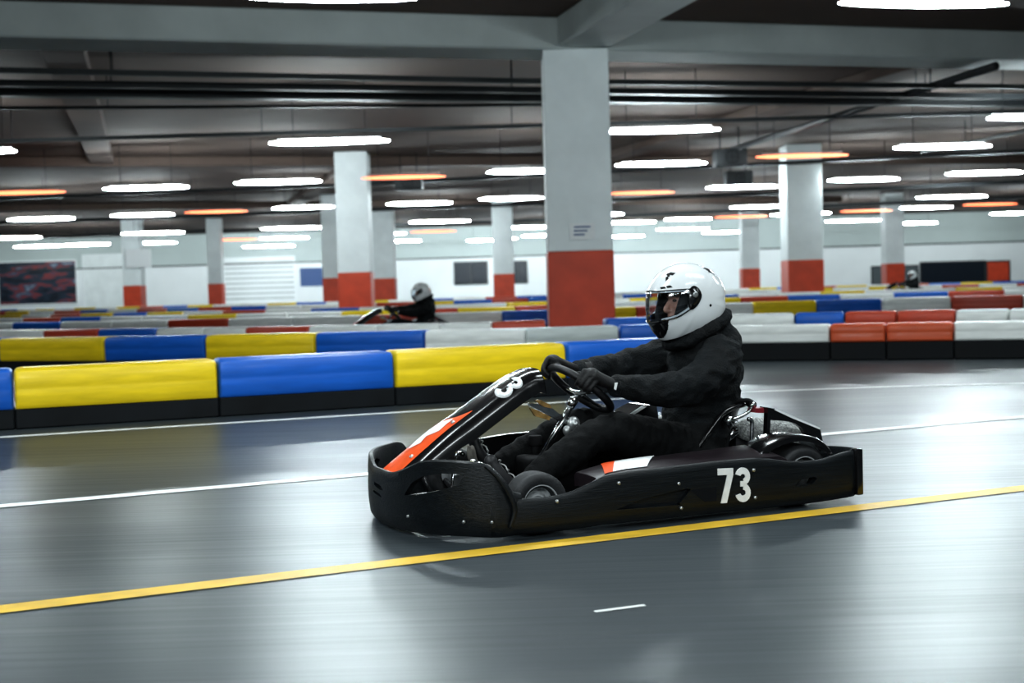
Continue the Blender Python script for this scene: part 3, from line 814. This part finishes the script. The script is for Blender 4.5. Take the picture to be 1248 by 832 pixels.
    for zz, k in ((.8375,0),(.996,0)):
        ph = math.degrees(math.atan2(zz-HC.z, (-.19 if zz < .9 else -.213)-HC.x))
        tube(bm, [hpt(ph, l, 1.028) for l in range(-24,25,4)], .0034, 6)
    obj('visor_frame', bm, M['gloss'], vz)
    # pivot plates
    for s in (1,-1):
        bm = bmesh.new()
        out = catmull([(-.341,0,1.000),(-.366,0,1.017),(-.392,0,1.000),(-.402,0,.965),(-.380,0,.925),(-.345,0,.903),(-.333,0,.935),(-.334,0,.975),(-.341,0,1.000)], 4)[:-1]
        o1 = [bm.verts.new(hproj(p[0], p[2], s, 1.035)) for p in out]; o0 = [bm.verts.new(hproj(p[0], p[2], s, .99)) for p in out]
        cen = bm.verts.new(hproj(-.365, .962, s, 1.045)); k = len(out)
        for i in range(k): bm.faces.new((o1[i],o1[(i+1)%k],cen)); bm.faces.new((o1[i],o0[i],o0[(i+1)%k],o1[(i+1)%k]))
        pv = obj('visor_pivot', bm, M['gloss'], sh)
        bm = bmesh.new(); c = hproj(-.368, .975, s, 1.045)
        lathe(bm, [(.008,-.004*s),(.014,-.002*s),(.014,.004*s),(.008,.004*s)], 'y', 20, c); obj('pivot_screw', bm, M['bolt'], pv)
        # small graphic marks
        bm = bmesh.new()
        def mark(poly, k=1.006):
            c_ = V((sum(p[0] for p in poly)/len(poly),0,sum(p[1] for p in poly)/len(poly)))
            vs = [bm.verts.new(hproj(x_, z_, s, k)) for x_, z_ in poly]; cc = bm.verts.new(hproj(c_.x, c_.z, s, k+.002))
            for i in range(len(vs)): bm.faces.new((vs[i], vs[(i+1)%len(vs)], cc))
        sc_ = lambda P_, cx, cz, nx, nz, k: [(nx+(a-cx)*k, nz+(b-cz)*k) for a, b in P_]
        mark(sc_([(-.250,1.078),(-.262,1.082),(-.252,1.066),(-.244,1.066),(-.247,1.060),(-.236,1.05),(-.243,1.066),(-.251,1.070)],-.25,1.066,-.274,1.062,1.3))
        mark(sc_([(-.263,1.084),(-.275,1.080),(-.262,1.071),(-.255,1.074)],-.25,1.066,-.274,1.062,1.3))
        mark(sc_([(-.462,1.094),(-.478,1.099),(-.497,1.090),(-.515,1.068),(-.500,1.078),(-.502,1.066),(-.488,1.078),(-.476,1.076),(-.480,1.084)],-.485,1.08,-.490,1.082,1.25))
        mark([(-.447,.921),(-.451,.927),(-.458,.927),(-.462,.921),(-.458,.914),(-.451,.914)])
        mark([(-.232,1.014),(-.246,1.018),(-.248,1.008),(-.232,1.004)]); mark([(-.250,1.019),(-.266,1.022),(-.272,1.012),(-.252,1.009)])
        obj('helmet_mark', bm, M['matte'], sh, smooth=False)
    return P
driver = make_person()
tag(driver, 'person in black jacket and white full-face helmet seated in the kart numbered 73', 'person', 'kart drivers')

def children(o): return [c for c in D.objects if c.parent == o]
def copy_tree(o, parent=None, skip=()):
    c = o.copy(); COL.objects.link(c); c.parent = parent
    for ch in children(o):
        if ch.name.split('.')[0] not in skip: copy_tree(ch, c, skip)
    return c
for (x, y, a, lk, ld) in [(-2.15,25.2,R(197),'distant dark kart racing between the barrier rows behind the nose of the nearest kart','white-helmeted driver of the distant kart left of the large red and white column'),
                          (15.5,50.5,R(200),'tiny faraway kart between barriers in front of the far wall','white-helmeted driver of the tiny faraway kart beyond the column')]:
    k2 = copy_tree(kart, None, ('race_digit',)); k2.location = (x, y, 0); k2.rotation_euler = (0,0,a); tag(k2, lk, 'kart', 'racing karts on the track')
    d2 = copy_tree(driver); d2.location = (x, y, 0); d2.rotation_euler = (0,0,a); tag(d2, ld, 'person', 'kart drivers')

# ------------------------------------------------------------------ barriers
def block_mesh(L_, tall=False):
    bm = bmesh.new(); zb = .225 if tall else .165; zt = .44 if tall else .485; zf = lambda z: zb+(z-.165)/.32*(zt-zb)
    h = L_/2-.008; secs = []
    prof = [(-.20,.165),(-.215,.19),(-.215,.31),(-.2125,.322),(-.215,.334),(-.215,.43),(-.20,.468),(-.165,.485),(.165,.485),(.20,.468),(.215,.43),(.215,.19),(.20,.165)]
    for x, k in [(-h,.86),(-h+.015,.96),(-h+.045,1.),(-h*.5,1.),(0,1.),(h*.5,1.),(h-.045,1.),(h-.015,.96),(h,.86)]:
        secs.append([V((x, a*k, zb+(zf(b)-zb)*(.5+.5*k))) for a, b in prof])
    loft(bm, secs)
    bmesh.ops.recalc_face_normals(bm, faces=bm.faces)
    me = D.meshes.new('barrier_block'); bm.to_mesh(me); bm.free()
    for p in me.polygons: p.use_smooth = True
    me.set_sharp_from_angle(angle=R(35))
    bm = bmesh.new(); box(bm, (0,0,zb/2), (L_-.004,.40,zb), 0, .012, 1)
    m2 = D.meshes.new('rubber_base'); bm.to_mesh(m2); bm.free(); m2.materials.append(M['skirt'])
    return me, m2
_cache = {}
def block(p, q, colour, label, group, tall=False):
    p = V((*p,0)); q = V((*q,0)); L_ = (q-p).length
    key = (round(L_,1), colour, tall)
    if key not in _cache:
        me, m2 = block_mesh(round(L_,1), tall); me.materials.append(BM[colour]); _cache[key] = (me, m2)
    me, m2 = _cache[key]
    o = D.objects.new('barrier_block', me); COL.objects.link(o)
    d = q-p; n = V((-d.y, d.x, 0)).normalized()
    n = n if n.y > 0 else -n
    o.location = (p+q)/2+n*.215; o.rotation_euler = (0,0,math.atan2(d.y, d.x)); o.scale = (L_/round(L_,1),1,1)
    b = D.objects.new('rubber_base', m2); COL.objects.link(b); b.parent = o
    tag(o, label, 'barrier', group); return o
ORD = 'first second third fourth fifth sixth seventh eighth ninth tenth eleventh twelfth thirteenth fourteenth fifteenth sixteenth seventeenth eighteenth nineteenth twentieth'.split()
def row(pts, cols, rowname, group, edges=None, tall_from=None):
    """pts: front-edge polyline; edges: explicit block ends, else 1.5 m blocks"""
    if edges is None:
        P = [V((a,b,0)) for a, b in catmull([(a,b,0) for a, b in pts], 8) ] if False else [V(x) for x in catmull([(a,b,0) for a, b in pts], 8)]
        edges = [P[0]]; 
        for i in range(1, len(P)):
            while (P[i]-edges[-1]).length >= 1.5:
                # march along the segment
                a, b = P[i-1], P[i]; lo, hi = 0, 1
                if (a-edges[-1]).length >= 1.5: e = edges[-1]+(b-edges[-1]).normalized()*1.5
                else:
                    for _ in range(20):
                        m_ = (lo+hi)/2
                        if (a.lerp(b,m_)-edges[-1]).length < 1.5: lo = m_
                        else: hi = m_
                    e = a.lerp(b, lo)
                edges.append(e)
        edges = [(e.x, e.y) for e in edges]
    n = len(edges)-1; seen = {}; cs = []
    for i in range(n):
        cs.append(cols[i % len(cols)] if not callable(cols) else cols(i, (edges[i], edges[i+1])))
    for i in range(n):
        c = cs[i]
        if c is None: continue
        seen[c] = seen.get(c, 0)+1; k = seen[c]
        word = ORD[k-1] if k <= 20 else 'twenty-'+ORD[k-21]
        block(edges[i], edges[i+1], c, f'{c} barrier block in {rowname}, {word} {c} one from the left', group, tall_from is not None and i >= tall_from)
row(None, ['blue','yellow','blue','yellow','blue'], 'the nearest row', 'blocks of the nearest barrier row',
    edges=[(-5.55,9.62),(-3.99,10.20),(-2.48,10.76),(-1.04,11.30),(.51,11.88),(1.85,12.38)])
row(None, ['blue','yellow','blue','yellow','blue','white','grey','blue','white','orange','orange','white','white'], 'the second row', 'blocks of the second barrier row',
    edges=[(-9.15,19.07),(-7.34,18.26),(-5.58,17.46),(-4.09,17.0),(-2.58,16.72),(-1.13,16.40),(.17,16.03),(1.36,16.15),(2.55,16.12),(3.90,15.69),(4.53,15.49),(5.27,15.25),(6.20,14.94),(7.3,14.55)], tall_from=8)
row(None, ['white','white','red','blue','white','white','red','white','white','white','red',None,'blue','white','white','blue','red','red','white','white','blue'], 'the third row', 'blocks of the third barrier row',
    edges=[(-11.03,24.0),(-9.53,23.2),(-8.25,22.5),(-7.09,21.88),(-5.92,21.25),(-5.04,20.80),(-4.26,20.40),(-3.18,19.95),(-2.09,19.60),(-1.11,19.40),(-.30,19.32),(.52,19.30),(1.44,19.36),(2.35,19.46),(3.31,19.55),(4.30,19.42),(5.00,19.22),(5.70,18.95),(6.45,18.60),(7.1,18.28),(7.9,17.88)][:21]+[(8.7,17.5)])
SEQ4 = ['red','white','blue','white','white','red','white','white','red','white','blue','yellow','red','white','yellow','blue','white','red','white','white']
row([(-14.2,31.4),(-11.79,29.9),(-8.3,28.3),(-5.61,27.4),(-3.23,26.9),(-.39,26.8),(2.24,27.4),(4.95,28.6),(6.69,29.0),(8.68,29.1),(9.92,28.8),(11.2,28.3),(13.2,27.6)],
    SEQ4, 'the fourth row', 'blocks of the fourth barrier row')
def far_cols(seed, w):
    r_ = random.Random(seed); last = [None]
    def f(i, e):
        for _ in range(6):
            c = r_.choices(['white','red','blue','yellow'], w)[0]
            if c != last[0] or c == 'white': break
        last[0] = c; return c
    return f
row([(-17.61,39.1),(-14.74,36.94),(-6.87,33.19),(-.47,32.33),(6.82,36.5),(11.4,36.6),(14.39,35.9),(16.36,35.5)], far_cols(3,[4,2.4,2,2]), 'the fifth row', 'blocks of the fifth barrier row')
row([(-21.4,47.52),(-17.7,44.36),(-8.08,39.06),(-.56,38.72),(8.26,43.5),(14,43.6),(17.19,42.87),(19.56,42.0)], far_cols(5,[3,2,2.2,2]), 'the sixth row', 'blocks of the sixth barrier row')
row([(-27.26,60.56),(-22.15,55.53),(-10.37,50.16),(-.7,49.4),(10.13,55.5),(16,55.5),(21.34,53.21),(24.31,52.0)], far_cols(9,[3,2,2,2]), 'the seventh row', 'blocks of the seventh barrier row')
row([(-34.32,76.25),(-27.3,68.45),(-12.5,60.47),(-.83,59.0),(11.64,65.4),(18,65.2),(25.12,62.66),(28.67,60.5)], far_cols(12,[2,1.6,2.4,3]), 'the eighth and farthest row', 'blocks of the farthest barrier row')

# ------------------------------------------------------------------ room
WX, WY, WB, CZ = 47., 106., -14., 5.9
def plane(name, pts, m):
    me = D.meshes.new(name); me.from_pydata(pts, [], [list(range(len(pts)))]); return struct(link(name, me, m, None, False))
plane('floor', [(-WX,WB,0),(WX,WB,0),(WX,WY,0),(-WX,WY,0)], M['floor'])
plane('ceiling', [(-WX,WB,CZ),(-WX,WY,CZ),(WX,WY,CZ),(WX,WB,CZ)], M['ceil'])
def wall(name, a, b):
    a, b = V(a), V(b); me = D.meshes.new(name)
    vs = []
    for z in (0, 3.35, CZ): vs += [(a.x,a.y,z),(b.x,b.y,z)]
    me.from_pydata(vs, [], [(0,1,3,2),(2,3,5,4)])
    o = link(name, me, [M['walllo'], M['wallhi']], None, False); me.polygons[1].material_index = 1; struct(o)
wall('wall_far', (-WX,WY,0), (WX,WY,0)); wall('wall_left', (-WX,WB,0), (-WX,WY,0)); wall('wall_right', (WX,WY,0), (WX,WB,0)); wall('wall_back', (WX,WB,0), (-WX,WB,0))
bm = bmesh.new(); box(bm, (0,WY-.06,3.35), (2*WX-.2,.10,.09)); struct(obj('trim_1', bm, M['dark'], None, False))
# beams
def beam(name, a, b, w, z0, z1, m='beam'):
    a = V(a); b = V(b); d = b-a; bm = bmesh.new()
    box(bm, ((a.x+b.x)/2, (a.y+b.y)/2, (z0+z1)/2), (d.length, w, z1-z0), math.atan2(d.y, d.x), .03, 1)
    return struct(obj(name, bm, M[m], None, False))
dirb = V((1,.283,0)).normalized(); per = V((-dirb.y, dirb.x, 0))
c1 = V((1.31,24.2,0))
for k, (o_, z0) in enumerate([(c1+per*.05,5.3),(c1+per*24.5,5.35),(c1+per*49,5.35)]):
    a = o_-dirb*(20 if k == 0 else 40); b = o_+dirb*(24 if k == 0 else 34)
    if k: a.x = max(a.x,-46)
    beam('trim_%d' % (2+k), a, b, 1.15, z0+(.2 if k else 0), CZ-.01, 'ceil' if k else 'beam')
beam('trim_5', c1-per*.6, c1-per*28, 1.0, 5.34, CZ-.01)
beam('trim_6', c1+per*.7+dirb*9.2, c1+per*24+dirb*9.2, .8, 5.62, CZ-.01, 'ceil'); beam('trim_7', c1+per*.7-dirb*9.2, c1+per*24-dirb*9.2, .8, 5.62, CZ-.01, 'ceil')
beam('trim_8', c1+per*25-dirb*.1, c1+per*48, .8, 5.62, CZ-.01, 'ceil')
# columns
cols_ = [(1.31,24.2,1.2,'large nearest square column, red below and white above, behind the kart'),
         (10.94,48.,1.3,'square red and white column right of the driver, second largest'),
         (-5.52,46.,1.15,'red and white column nearest behind the distant kart'),
         (-8.9,66.,1.3,'paler red and white column just left of the one behind the distant kart'),
         (-.35,72.,1.15,'red and white column in front of the dark windows of the far wall'),
         (-23.45,80.,1.1,'red and white column carrying the white sign, next to the dark poster'),
         (-19.25,84.,.9,'small red and white column left of the slatted roller door'),
         (16.08,86.,1.15,'small red and white column just right of the helmet'),
         (23.3,78.,1.1,'small red and white column near the far right dark openings'),
         (-7.9,80.,1.5,'wide pale column with faded red base right of the distant kart column'),
         (-41.5,84.,1.4,'red and white column at the left beyond the dark poster')]
for x, y, w, lab in cols_:
    c = empty('column', (x,y,0), math.atan2(dirb.y,dirb.x) if y < 30 else .0)
    tag(c, lab, 'column')
    zt = 5.31 if y < 30 else CZ-.01
    h = 1.62
    rot = -.0
    bm = bmesh.new(); box(bm, (0,0,(h+zt)/2), (w,w,zt-h), 0, .03, 2); obj('white_shaft', bm, M['colwhite'], c, False)
    bm = bmesh.new(); box(bm, (0,0,h/2), (w+.02,w+.02,h), 0, .03, 2); obj('red_base', bm, M['colred'], c, False)
    c.rotation_euler.z = 0
def flat(name, x0, x1, z0, z1, y, m, label, cat, frame='dark', extra=None):
    t = empty(name, ((x0+x1)/2, y, (z0+z1)/2)); tag(t, label, cat)
    w, h = x1-x0, z1-z0
    bm = bmesh.new(); box(bm, (0,-.02,0), (w,.04,h)); obj('face', bm, M[m], t, False)
    bm = bmesh.new()
    for a, b, c_, d in [(0,h/2,w+.12,.12),(0,-h/2,w+.12,.12)]: box(bm, (a,-.04,b), (c_,.08,d))
    for s in (-1,1): box(bm, (s*w/2,-.04,0), (.12,.08,h))
    obj('frame', bm, M[frame], t, False)
    if extra: extra(t, w, h)
    return t
k = WY/95.
def zz(z): return (z-1.05)*k+1.05
flat('wall_poster', -37.9*k, -32.1*k, zz(.55), zz(3.75), WY-.02, 'poster', 'big dark printed poster with blue and red shapes on the far wall', 'poster', 'walllo')
def panes(t, w, h):
    bm = bmesh.new(); box(bm, (0,-.05,0), (.08,.05,h)); obj('mullion', bm, M['dark'], t, False)
flat('wall_window', -4.1*k, -1.7*k, zz(1.15), zz(2.75), WY-.02, 'navy', 'dark window on the far wall left of the slim red and white column', 'window', 'dark', panes)
flat('wall_window', -.1*k, 1.25*k, zz(1.12), zz(2.7), WY-.02, 'navy', 'dark window on the far wall right of the slim red and white column', 'window', 'dark', panes)
flat('dark_opening', 26.8*k, 30.2*k, zz(.1), zz(1.55), WY-.02, 'greywin', 'dim grey panel low on the far wall at the right', 'panel', 'dark')
flat('dark_opening', 30.4*k, 35.2*k, zz(.1), zz(1.75), WY-.02, 'navy', 'dark navy opening low on the far wall beside the grey panel', 'panel', 'dark')
flat('red_banner', 35.3*k, 37.0*k, zz(.2), zz(1.7), WY-.02, 'colred', 'small red banner on the far wall beyond the navy opening', 'banner', 'dark')
flat('wall_notice', -15.6*k, -13.6*k, zz(1.26), zz(2.73), WY-.02, 'bluesign', 'small dark blue notice board on the far wall', 'notice', 'walllo')
def slats(t, w, h):
    bm = bmesh.new()
    for i in range(9): box(bm, (0,-.05,-h/2+h*(i+.5)/9), (w-.1,.05,h/9*.72))
    o = obj('slat_curtain', bm, M['walllo'], t, False)
flat('roller_door', -21.4*k, -15.95*k, .05, zz(3.55), WY-.02, 'beam', 'white slatted roller door in the far wall', 'door', 'walllo', slats)
flat('roller_door', -13.2*k, -8.8*k, .05, zz(3.0), WY-.02, 'beam', 'white roller door behind the distant red and white columns', 'door', 'walllo', slats)
flat('wall_panel', -31.6*k, -27.0*k, .05, zz(4.1), WY-.02, 'colwhite', 'bright white wall panel right of the dark poster', 'panel', 'walllo')
t = empty('column_sign', (-22.9,79.18,3.3)); tag(t, 'blank white sign board fixed high on a distant column', 'sign')
bm = bmesh.new(); box(bm, (0,0,0), (1.6,.06,1.15), 0, .02, 1); obj('board', bm, M['white'], t, False)
# paper notice on the big column
t = empty('column_notice', (1.35,23.57,1.98)); tag(t, 'small white paper notice with blue print on the large column', 'notice')
bm = bmesh.new(); box(bm, (0,0,0), (.46,.012,.30)); obj('paper', bm, M['white'], t, False)
bm = bmesh.new()
for i in range(3): box(bm, (-.03*i,-.008,.08-.07*i), (.30-.05*i,.004,.03))
obj('print', bm, M['bluesign'], t, False)
# painted lines
def stripe(name, pts, w, m, label):
    P = [V((*p,0)) for p in pts]; bm = bmesh.new(); A = []; B = []
    for i, p in enumerate(P):
        d = (P[min(i+1,len(P)-1)]-P[max(i-1,0)]).normalized(); n = V((-d.y,d.x,0))
        A.append(bm.verts.new(p-n*w/2+V((0,0,.003)))); B.append(bm.verts.new(p+n*w/2+V((0,0,.003))))
    for i in range(len(P)-1): bm.faces.new((A[i],A[i+1],B[i+1],B[i]))
    o = obj(name, bm, M[m], None, False)
    for p in o.data.polygons:
        pass
    return tag(o, label, 'line')
def ext(a, b, t0, t1):
    a, b = V((*a,0)), V((*b,0)); d = (b-a).normalized(); p, q = a-d*t0, b+d*t1; return [(p.x,p.y),(q.x,q.y)]
stripe('painted_line', ext((-1.757,4.286),(2.435,6.10),4,9), .12, 'painty', 'yellow painted line running under the nearest kart')
stripe('painted_line', ext((-2.618,6.445),(3.626,9.07),4,8), .11, 'paintw', 'white painted line across the track just beyond the nearest kart')
stripe('painted_line', [(-7.9,8.26),(-3.904,9.674),(-.465,10.889),(.8,11.32),(2.116,11.68),(3.4,11.80),(4.70,11.76),(8,11.4)], .10, 'paintw', 'thin white painted line along the foot of the nearest barrier row')
stripe('painted_line', [(.238,4.028),(.404,4.092)], .022, 'paintw', 'short faint white scratch mark on the asphalt in front of the kart')

# ceiling services
TR = [([(-12.5,22.1),(-8.99,23.04),(.15,25.9),(11.62,28.85),(14,29.5)],.10,'thin dark conduit nearest behind the big concrete beam'),
      ([(-13,23.5),(-9.55,24.44),(.15,27.13),(12.28,30.5),(15,31.2)],.22,'wide black cable tray under the ceiling behind the big beam'),
      ([(-13.5,24.6),(-9.97,25.51),(.15,28.33),(12.76,31.71),(16,32.5)],.30,'widest black cable tray hung behind the other tray'),
      ([(-14,26.9),(-10.8,27.59),(.16,29.37),(12.34,30.64),(14,30.9)],.07,'thin dark pipe crossing the ceiling beyond the cable trays'),
      ([(-16,33.3),(.16,33.34),(16,33.36)],.10,'straight dark pipe above the two nearest hanging lamps'),
      ([(-22,52.7),(-6.39,50.48),(19.5,44.0)],.22,'dark cable duct crossing above the middle rows of lamps'),
      ([(-28.5,69.2),(.03,66.07),(26,59.5)],.30,'dark cable duct crossing above the far rows of lamps'),
      ([(-35,86.0),(.01,83.39),(30,72.0)],.35,'farthest dark cable duct before the far wall')]
for pts, w, lab in TR:
    bm = bmesh.new(); z = 5.12
    P = [V((*p,z)) for p in pts]
    for a, b in zip(P, P[1:]):
        d = b-a; box(bm, (a+b)/2, (d.length+.05, w, w*.55 if w > .15 else w), math.atan2(d.y,d.x))
    o = obj('cable_tray' if w > .15 else 'ceiling_pipe', bm, M['cable'], None, False); tag(o, lab, 'tray' if w > .15 else 'pipe')
    nseg = 5
    for i in range(nseg):
        t = (i+.5)/nseg*(len(P)-1); j = min(int(t), len(P)-2); p = P[j].lerp(P[j+1], t-j); bm = bmesh.new(); tube(bm, [p, V((p.x,p.y,CZ))], .012, 6); obj('hanger_rod', bm, M['cable'], o)
for a, b, r_, lab in [((7.05,42.28),(9.9,26.0),.09,'dark pipe running diagonally away under the ceiling'),((14.2,44.0),(17.0,31.0),.06,'second thin dark pipe running away under the ceiling')]:
    bm = bmesh.new(); tube(bm, [(*a,5.15),(*b,5.15)], r_, 12); o = tag(obj('ceiling_pipe', bm, M['dark']), lab, 'pipe')
    for t in (.2,.8): p = V((*a,5.15)).lerp(V((*b,5.15)), t); bm = bmesh.new(); tube(bm, [p, V((p.x,p.y,CZ))], .015, 6); obj('hanger_rod', bm, M['dark'], o)
for x, y, lab in [(7.1,41.,'dark fan heater hung at the end of the diagonal pipe'),(-3.6,47.,'dark fan heater hung beside the orange lamp near a column'),(8.9,49.6,'dark fan heater beside the second largest column')]:
    t = empty('fan_heater', (x,y,4.85)); tag(t, lab, 'heater')
    bm = bmesh.new(); box(bm, (0,0,0), (1.0,.8,.55), 0, .06, 2); obj('casing', bm, M['dark'], t, auto=40)
    bm = bmesh.new(); lathe(bm, [(.18,-.44),(.22,-.44),(.22,-.40),(.18,-.40)], 'y', 20, closed=True); box(bm, (0,-.42,0), (.4,.02,.03)); box(bm, (0,-.42,0), (.03,.02,.4)); obj('grille', bm, M['cable'], t, False)
    bm = bmesh.new(); tube(bm, [(-.3,0,.2),(-.3,0,CZ-4.85)], .02, 6); obj('bracket', bm, M['cable'], t); bm = bmesh.new(); tube(bm, [(.3,0,.2),(.3,0,CZ-4.85)], .02, 6); obj('bracket', bm, M['cable'], t)

# lamps
LT = [(-13.01, 30.15, -11.49, 30.21, 'W'), (-17.67, 42.06, -14.5, 42.21, 'O'), (-13.07, 41.61, -10.34, 41.74, 'W'), (-8.67, 40.88, -5.92, 41.01, 'W'), (-22.01, 56.47, -19.12, 56.66, 'W'), (-17.21, 55.65, -14.52, 55.83, 'W'), (-13.81, 54.87, -11.15, 55.04, 'O'), (-9.87, 53.82, -7.31, 53.98, 'W'), (-30.37, 73.09, -26.74, 73.41, 'W'), (-21.79, 72.24, -18.31, 72.54, 'W'), (-13.74, 71.23, -10.28, 71.52, 'W'), (-33.15, 85.96, -30.08, 86.28, 'W'), (-29.82, 85.54, -26.69, 85.86, 'W'), (-25.34, 86.11, -22.39, 86.41, 'W'), (-19.68, 84.51, -16.66, 84.81, 'O'), (-16.33, 84.24, -13.2, 84.55, 'W'), (-20.49, 98.74, -16.59, 99.2, 'W'), (-5.55, 30.17, -2.74, 30.27, 'W'), (-4.57, 40.41, -1.94, 40.53, 'O'), (-0.61, 39.59, 1.52, 39.68, 'W'), (-5.04, 53.34, -2.33, 53.51, 'W'), (-1.16, 51.94, 1.43, 52.09, 'W'), (-5.3, 68.71, -2.06, 68.97, 'W'), (-9.48, 82.34, -6.61, 82.61, 'W'), (-6.2, 80.8, -3.32, 81.07, 'O'), (-10.23, 96.17, -6.63, 96.57, 'W'), (-0.35, 78.86, 2.78, 79.15, 'W'), (0.93, 93.03, 3.62, 93.32, 'W'), (-3.28, 103.76, -0.83, 104.05, 'W'), (-0.55, 101.71, 0.62, 101.85, 'W'), (2.25, 29.8, 4.96, 29.89, 'W'), (3.24, 38.43, 5.98, 38.55, 'W'), (3.96, 50.77, 6.61, 50.92, 'O'), (4.72, 66.32, 5.96, 66.42, 'W'), (5.8, 76.23, 8.76, 76.49, 'W'), (9.02, 74.17, 11.76, 74.4, 'W'), (7.45, 99.84, 10.55, 100.19, 'W'), (10.17, 88.46, 13.85, 88.83, 'W'), (7.61, 49.19, 10.44, 49.35, 'W'), (7.18, 37.11, 9.89, 37.23, 'O'), (10.72, 35.64, 13.47, 35.75, 'W'), (10.96, 29.32, 12.79, 29.38, 'W'), (11.76, 47.17, 14.42, 47.31, 'W'), (15.59, 45.69, 18.39, 45.83, 'W'), (10.95, 63.36, 14.0, 63.58, 'W'), (11.73, 73.04, 14.81, 73.29, 'O'), (14.8, 72.52, 15.98, 72.62, 'W'), (14.65, 97.22, 18.14, 97.6, 'W'), (16.84, 71.92, 18.06, 72.02, 'W'), (18.24, 70.58, 21.15, 70.81, 'O'), (20.5, 83.08, 24.27, 83.43, 'W'), (18.98, 59.68, 22.34, 59.91, 'W'), (21.02, 68.9, 23.92, 69.12, 'W'), (23.84, 67.39, 26.81, 67.62, 'O'), (27.01, 90.27, 30.23, 90.6, 'W'), (29.66, 79.02, 32.54, 79.28, 'W'), (4.28, 16.46, 6.58, 16.81, 'W'), (-3.0, 15.19, -1.0, 15.49, 'W')]
def lamp(x0, y0, x1, y1, c, label, group):
    dy = -4 if y0 > 101 else 0; a, b = V((x0,y0+dy,4.5)), V((x1,y1+dy,4.5)); L_ = (b-a).length
    t = empty('ceiling_lamp', (a+b)/2, math.atan2(b.y-a.y, b.x-a.x)); tag(t, label, 'lamp', group)
    h = L_/2; r_ = .058 if (a.y > 25) else .06
    bm = bmesh.new(); tube(bm, [(-h,0,0),(-h+.04,0,0),(-h+.35,0,0),(0,0,0),(h-.35,0,0),(h-.04,0,0),(h,0,0)], [.010,.022,r_*.75,r_,r_*.75,.022,.010], 12)
    obj('diffuser', bm, M['lampw'] if c == 'W' else M['lampo'], t)
    bm = bmesh.new(); box(bm, (0,0,r_+.03), (L_*.86,.11,.035), 0, .01, 1); obj('housing', bm, M['housing'], t, False)
    for s in (-1,1):
        bm = bmesh.new(); tube(bm, [(s*h*.6,0,r_+.04),(s*h*.6,0,CZ-4.5)], .010, 6); obj('hanger_rod', bm, M['cable'], t)
def order(n): return ORD[n-1] if n <= 20 else ('twenty-'+ORD[n-21])
bandsd = [(0,25,'near the big beam'),(25,33,'in the first row'),(33,45,'in the second row'),(45,60,'in the middle rows'),(60,80,'in the far rows'),(80,110,'in the farthest rows')]
cnt = {}
for L_ in sorted(LT, key=lambda q: q[0]/(q[1])):
    x0, y0, x1, y1, c = L_; ym = (y0+y1)/2
    for i, (a, b, nm) in enumerate(bandsd):
        if a <= ym < b: break
    cl = 'white' if c == 'W' else 'orange'; k_ = cnt.get((i,c),0)+1; cnt[(i,c)] = k_
    lamp(x0,y0,x1,y1,c, f'{cl} tube lamp {nm}, {order(k_)} {cl} one from the left', 'hanging tube lamps')

# lighting from the tube lamps that hang above and behind the camera's view
def area(x, y, e, sx=3., sy=.5, col=(.87,.97,1.), z=4.4):
    l = D.lights.new('overhead_tube', 'AREA'); l.shape = 'RECTANGLE'; l.size = sx; l.size_y = sy; l.energy = e; l.color = col
    o = D.objects.new('overhead_tube', l); COL.objects.link(o); o.location = (x,y,z); o.rotation_euler = (0,0,R(16))
for x, y, tx, ty, e in [(-3.5,-4,0,6,300),(4.5,-3,.5,6,160)]:  # added fill from behind the camera, aimed to brighten the kart and driver
    l = D.lights.new('kart_fill', 'AREA'); l.shape = 'RECTANGLE'; l.size = 3; l.size_y = .6; l.energy = e; l.color = (.88,.97,1)
    o = D.objects.new('kart_fill', l); COL.objects.link(o); o.location = (x,y,4.2)
    o.rotation_euler = (V((tx,ty,.6))-V((x,y,4.2))).to_track_quat('-Z','Y').to_euler()
for x, y, e in [(-4,1.5,150),(4,2.5,60),(0,8.5,230),(7,9.5,200),(-7,8,200),(-12,16,220),(12,17,220),(0,-5,170),(-2.5,4.8,150),(3.2,5.4,150)]: area(x,y,e*.75)
for x in (-36,-18,0,18,36):   # added area lights, unseen from the camera, that brighten the far wall
    l = D.lights.new('far_wall_fill', 'AREA'); l.shape = 'RECTANGLE'; l.size = 15; l.size_y = .5; l.energy = 330; l.color = (.88,.98,1)
    o = D.objects.new('far_wall_fill', l); COL.objects.link(o); o.location = (x,99,5.6); o.rotation_euler = (V((x,106,1.5))-V((x,99,5.6))).to_track_quat('-Z','Y').to_euler()
w = D.worlds.new('dim'); SC.world = w; w.use_nodes = True
w.node_tree.nodes['Background'].inputs[0].default_value = (.5,.55,.6,1); w.node_tree.nodes['Background'].inputs[1].default_value = .05

# ------------------------------------------------------------------ camera
F_, CX_, CY_ = 1560., 624., 416.; YH, ROLL = 346., .029
r_ = math.atan(ROLL); p_ = math.atan((CY_-YH)*math.cos(r_)/F_)
fw = V((0,math.cos(p_),-math.sin(p_))); rt0 = V((1,0,0)); up0 = rt0.cross(fw)
rt = rt0*math.cos(r_)-up0*math.sin(r_); up = up0*math.cos(r_)+rt0*math.sin(r_)
cam = D.cameras.new('camera'); co = D.objects.new('camera', cam); COL.objects.link(co)
cam.sensor_width = 36; cam.lens = F_/1248*36; cam.clip_end = 300
m3 = Matrix((rt, up, -fw)).transposed(); co.matrix_world = Matrix.Translation((0,0,1.05)) @ m3.to_4x4()
cam.dof.use_dof = True; cam.dof.focus_distance = 5.9; cam.dof.aperture_fstop = 2.5
SC.camera = co
SC.view_settings.view_transform = 'Standard'; SC.view_settings.look = 'Medium High Contrast'
SC.view_settings.exposure = 0; SC.view_settings.gamma = 1
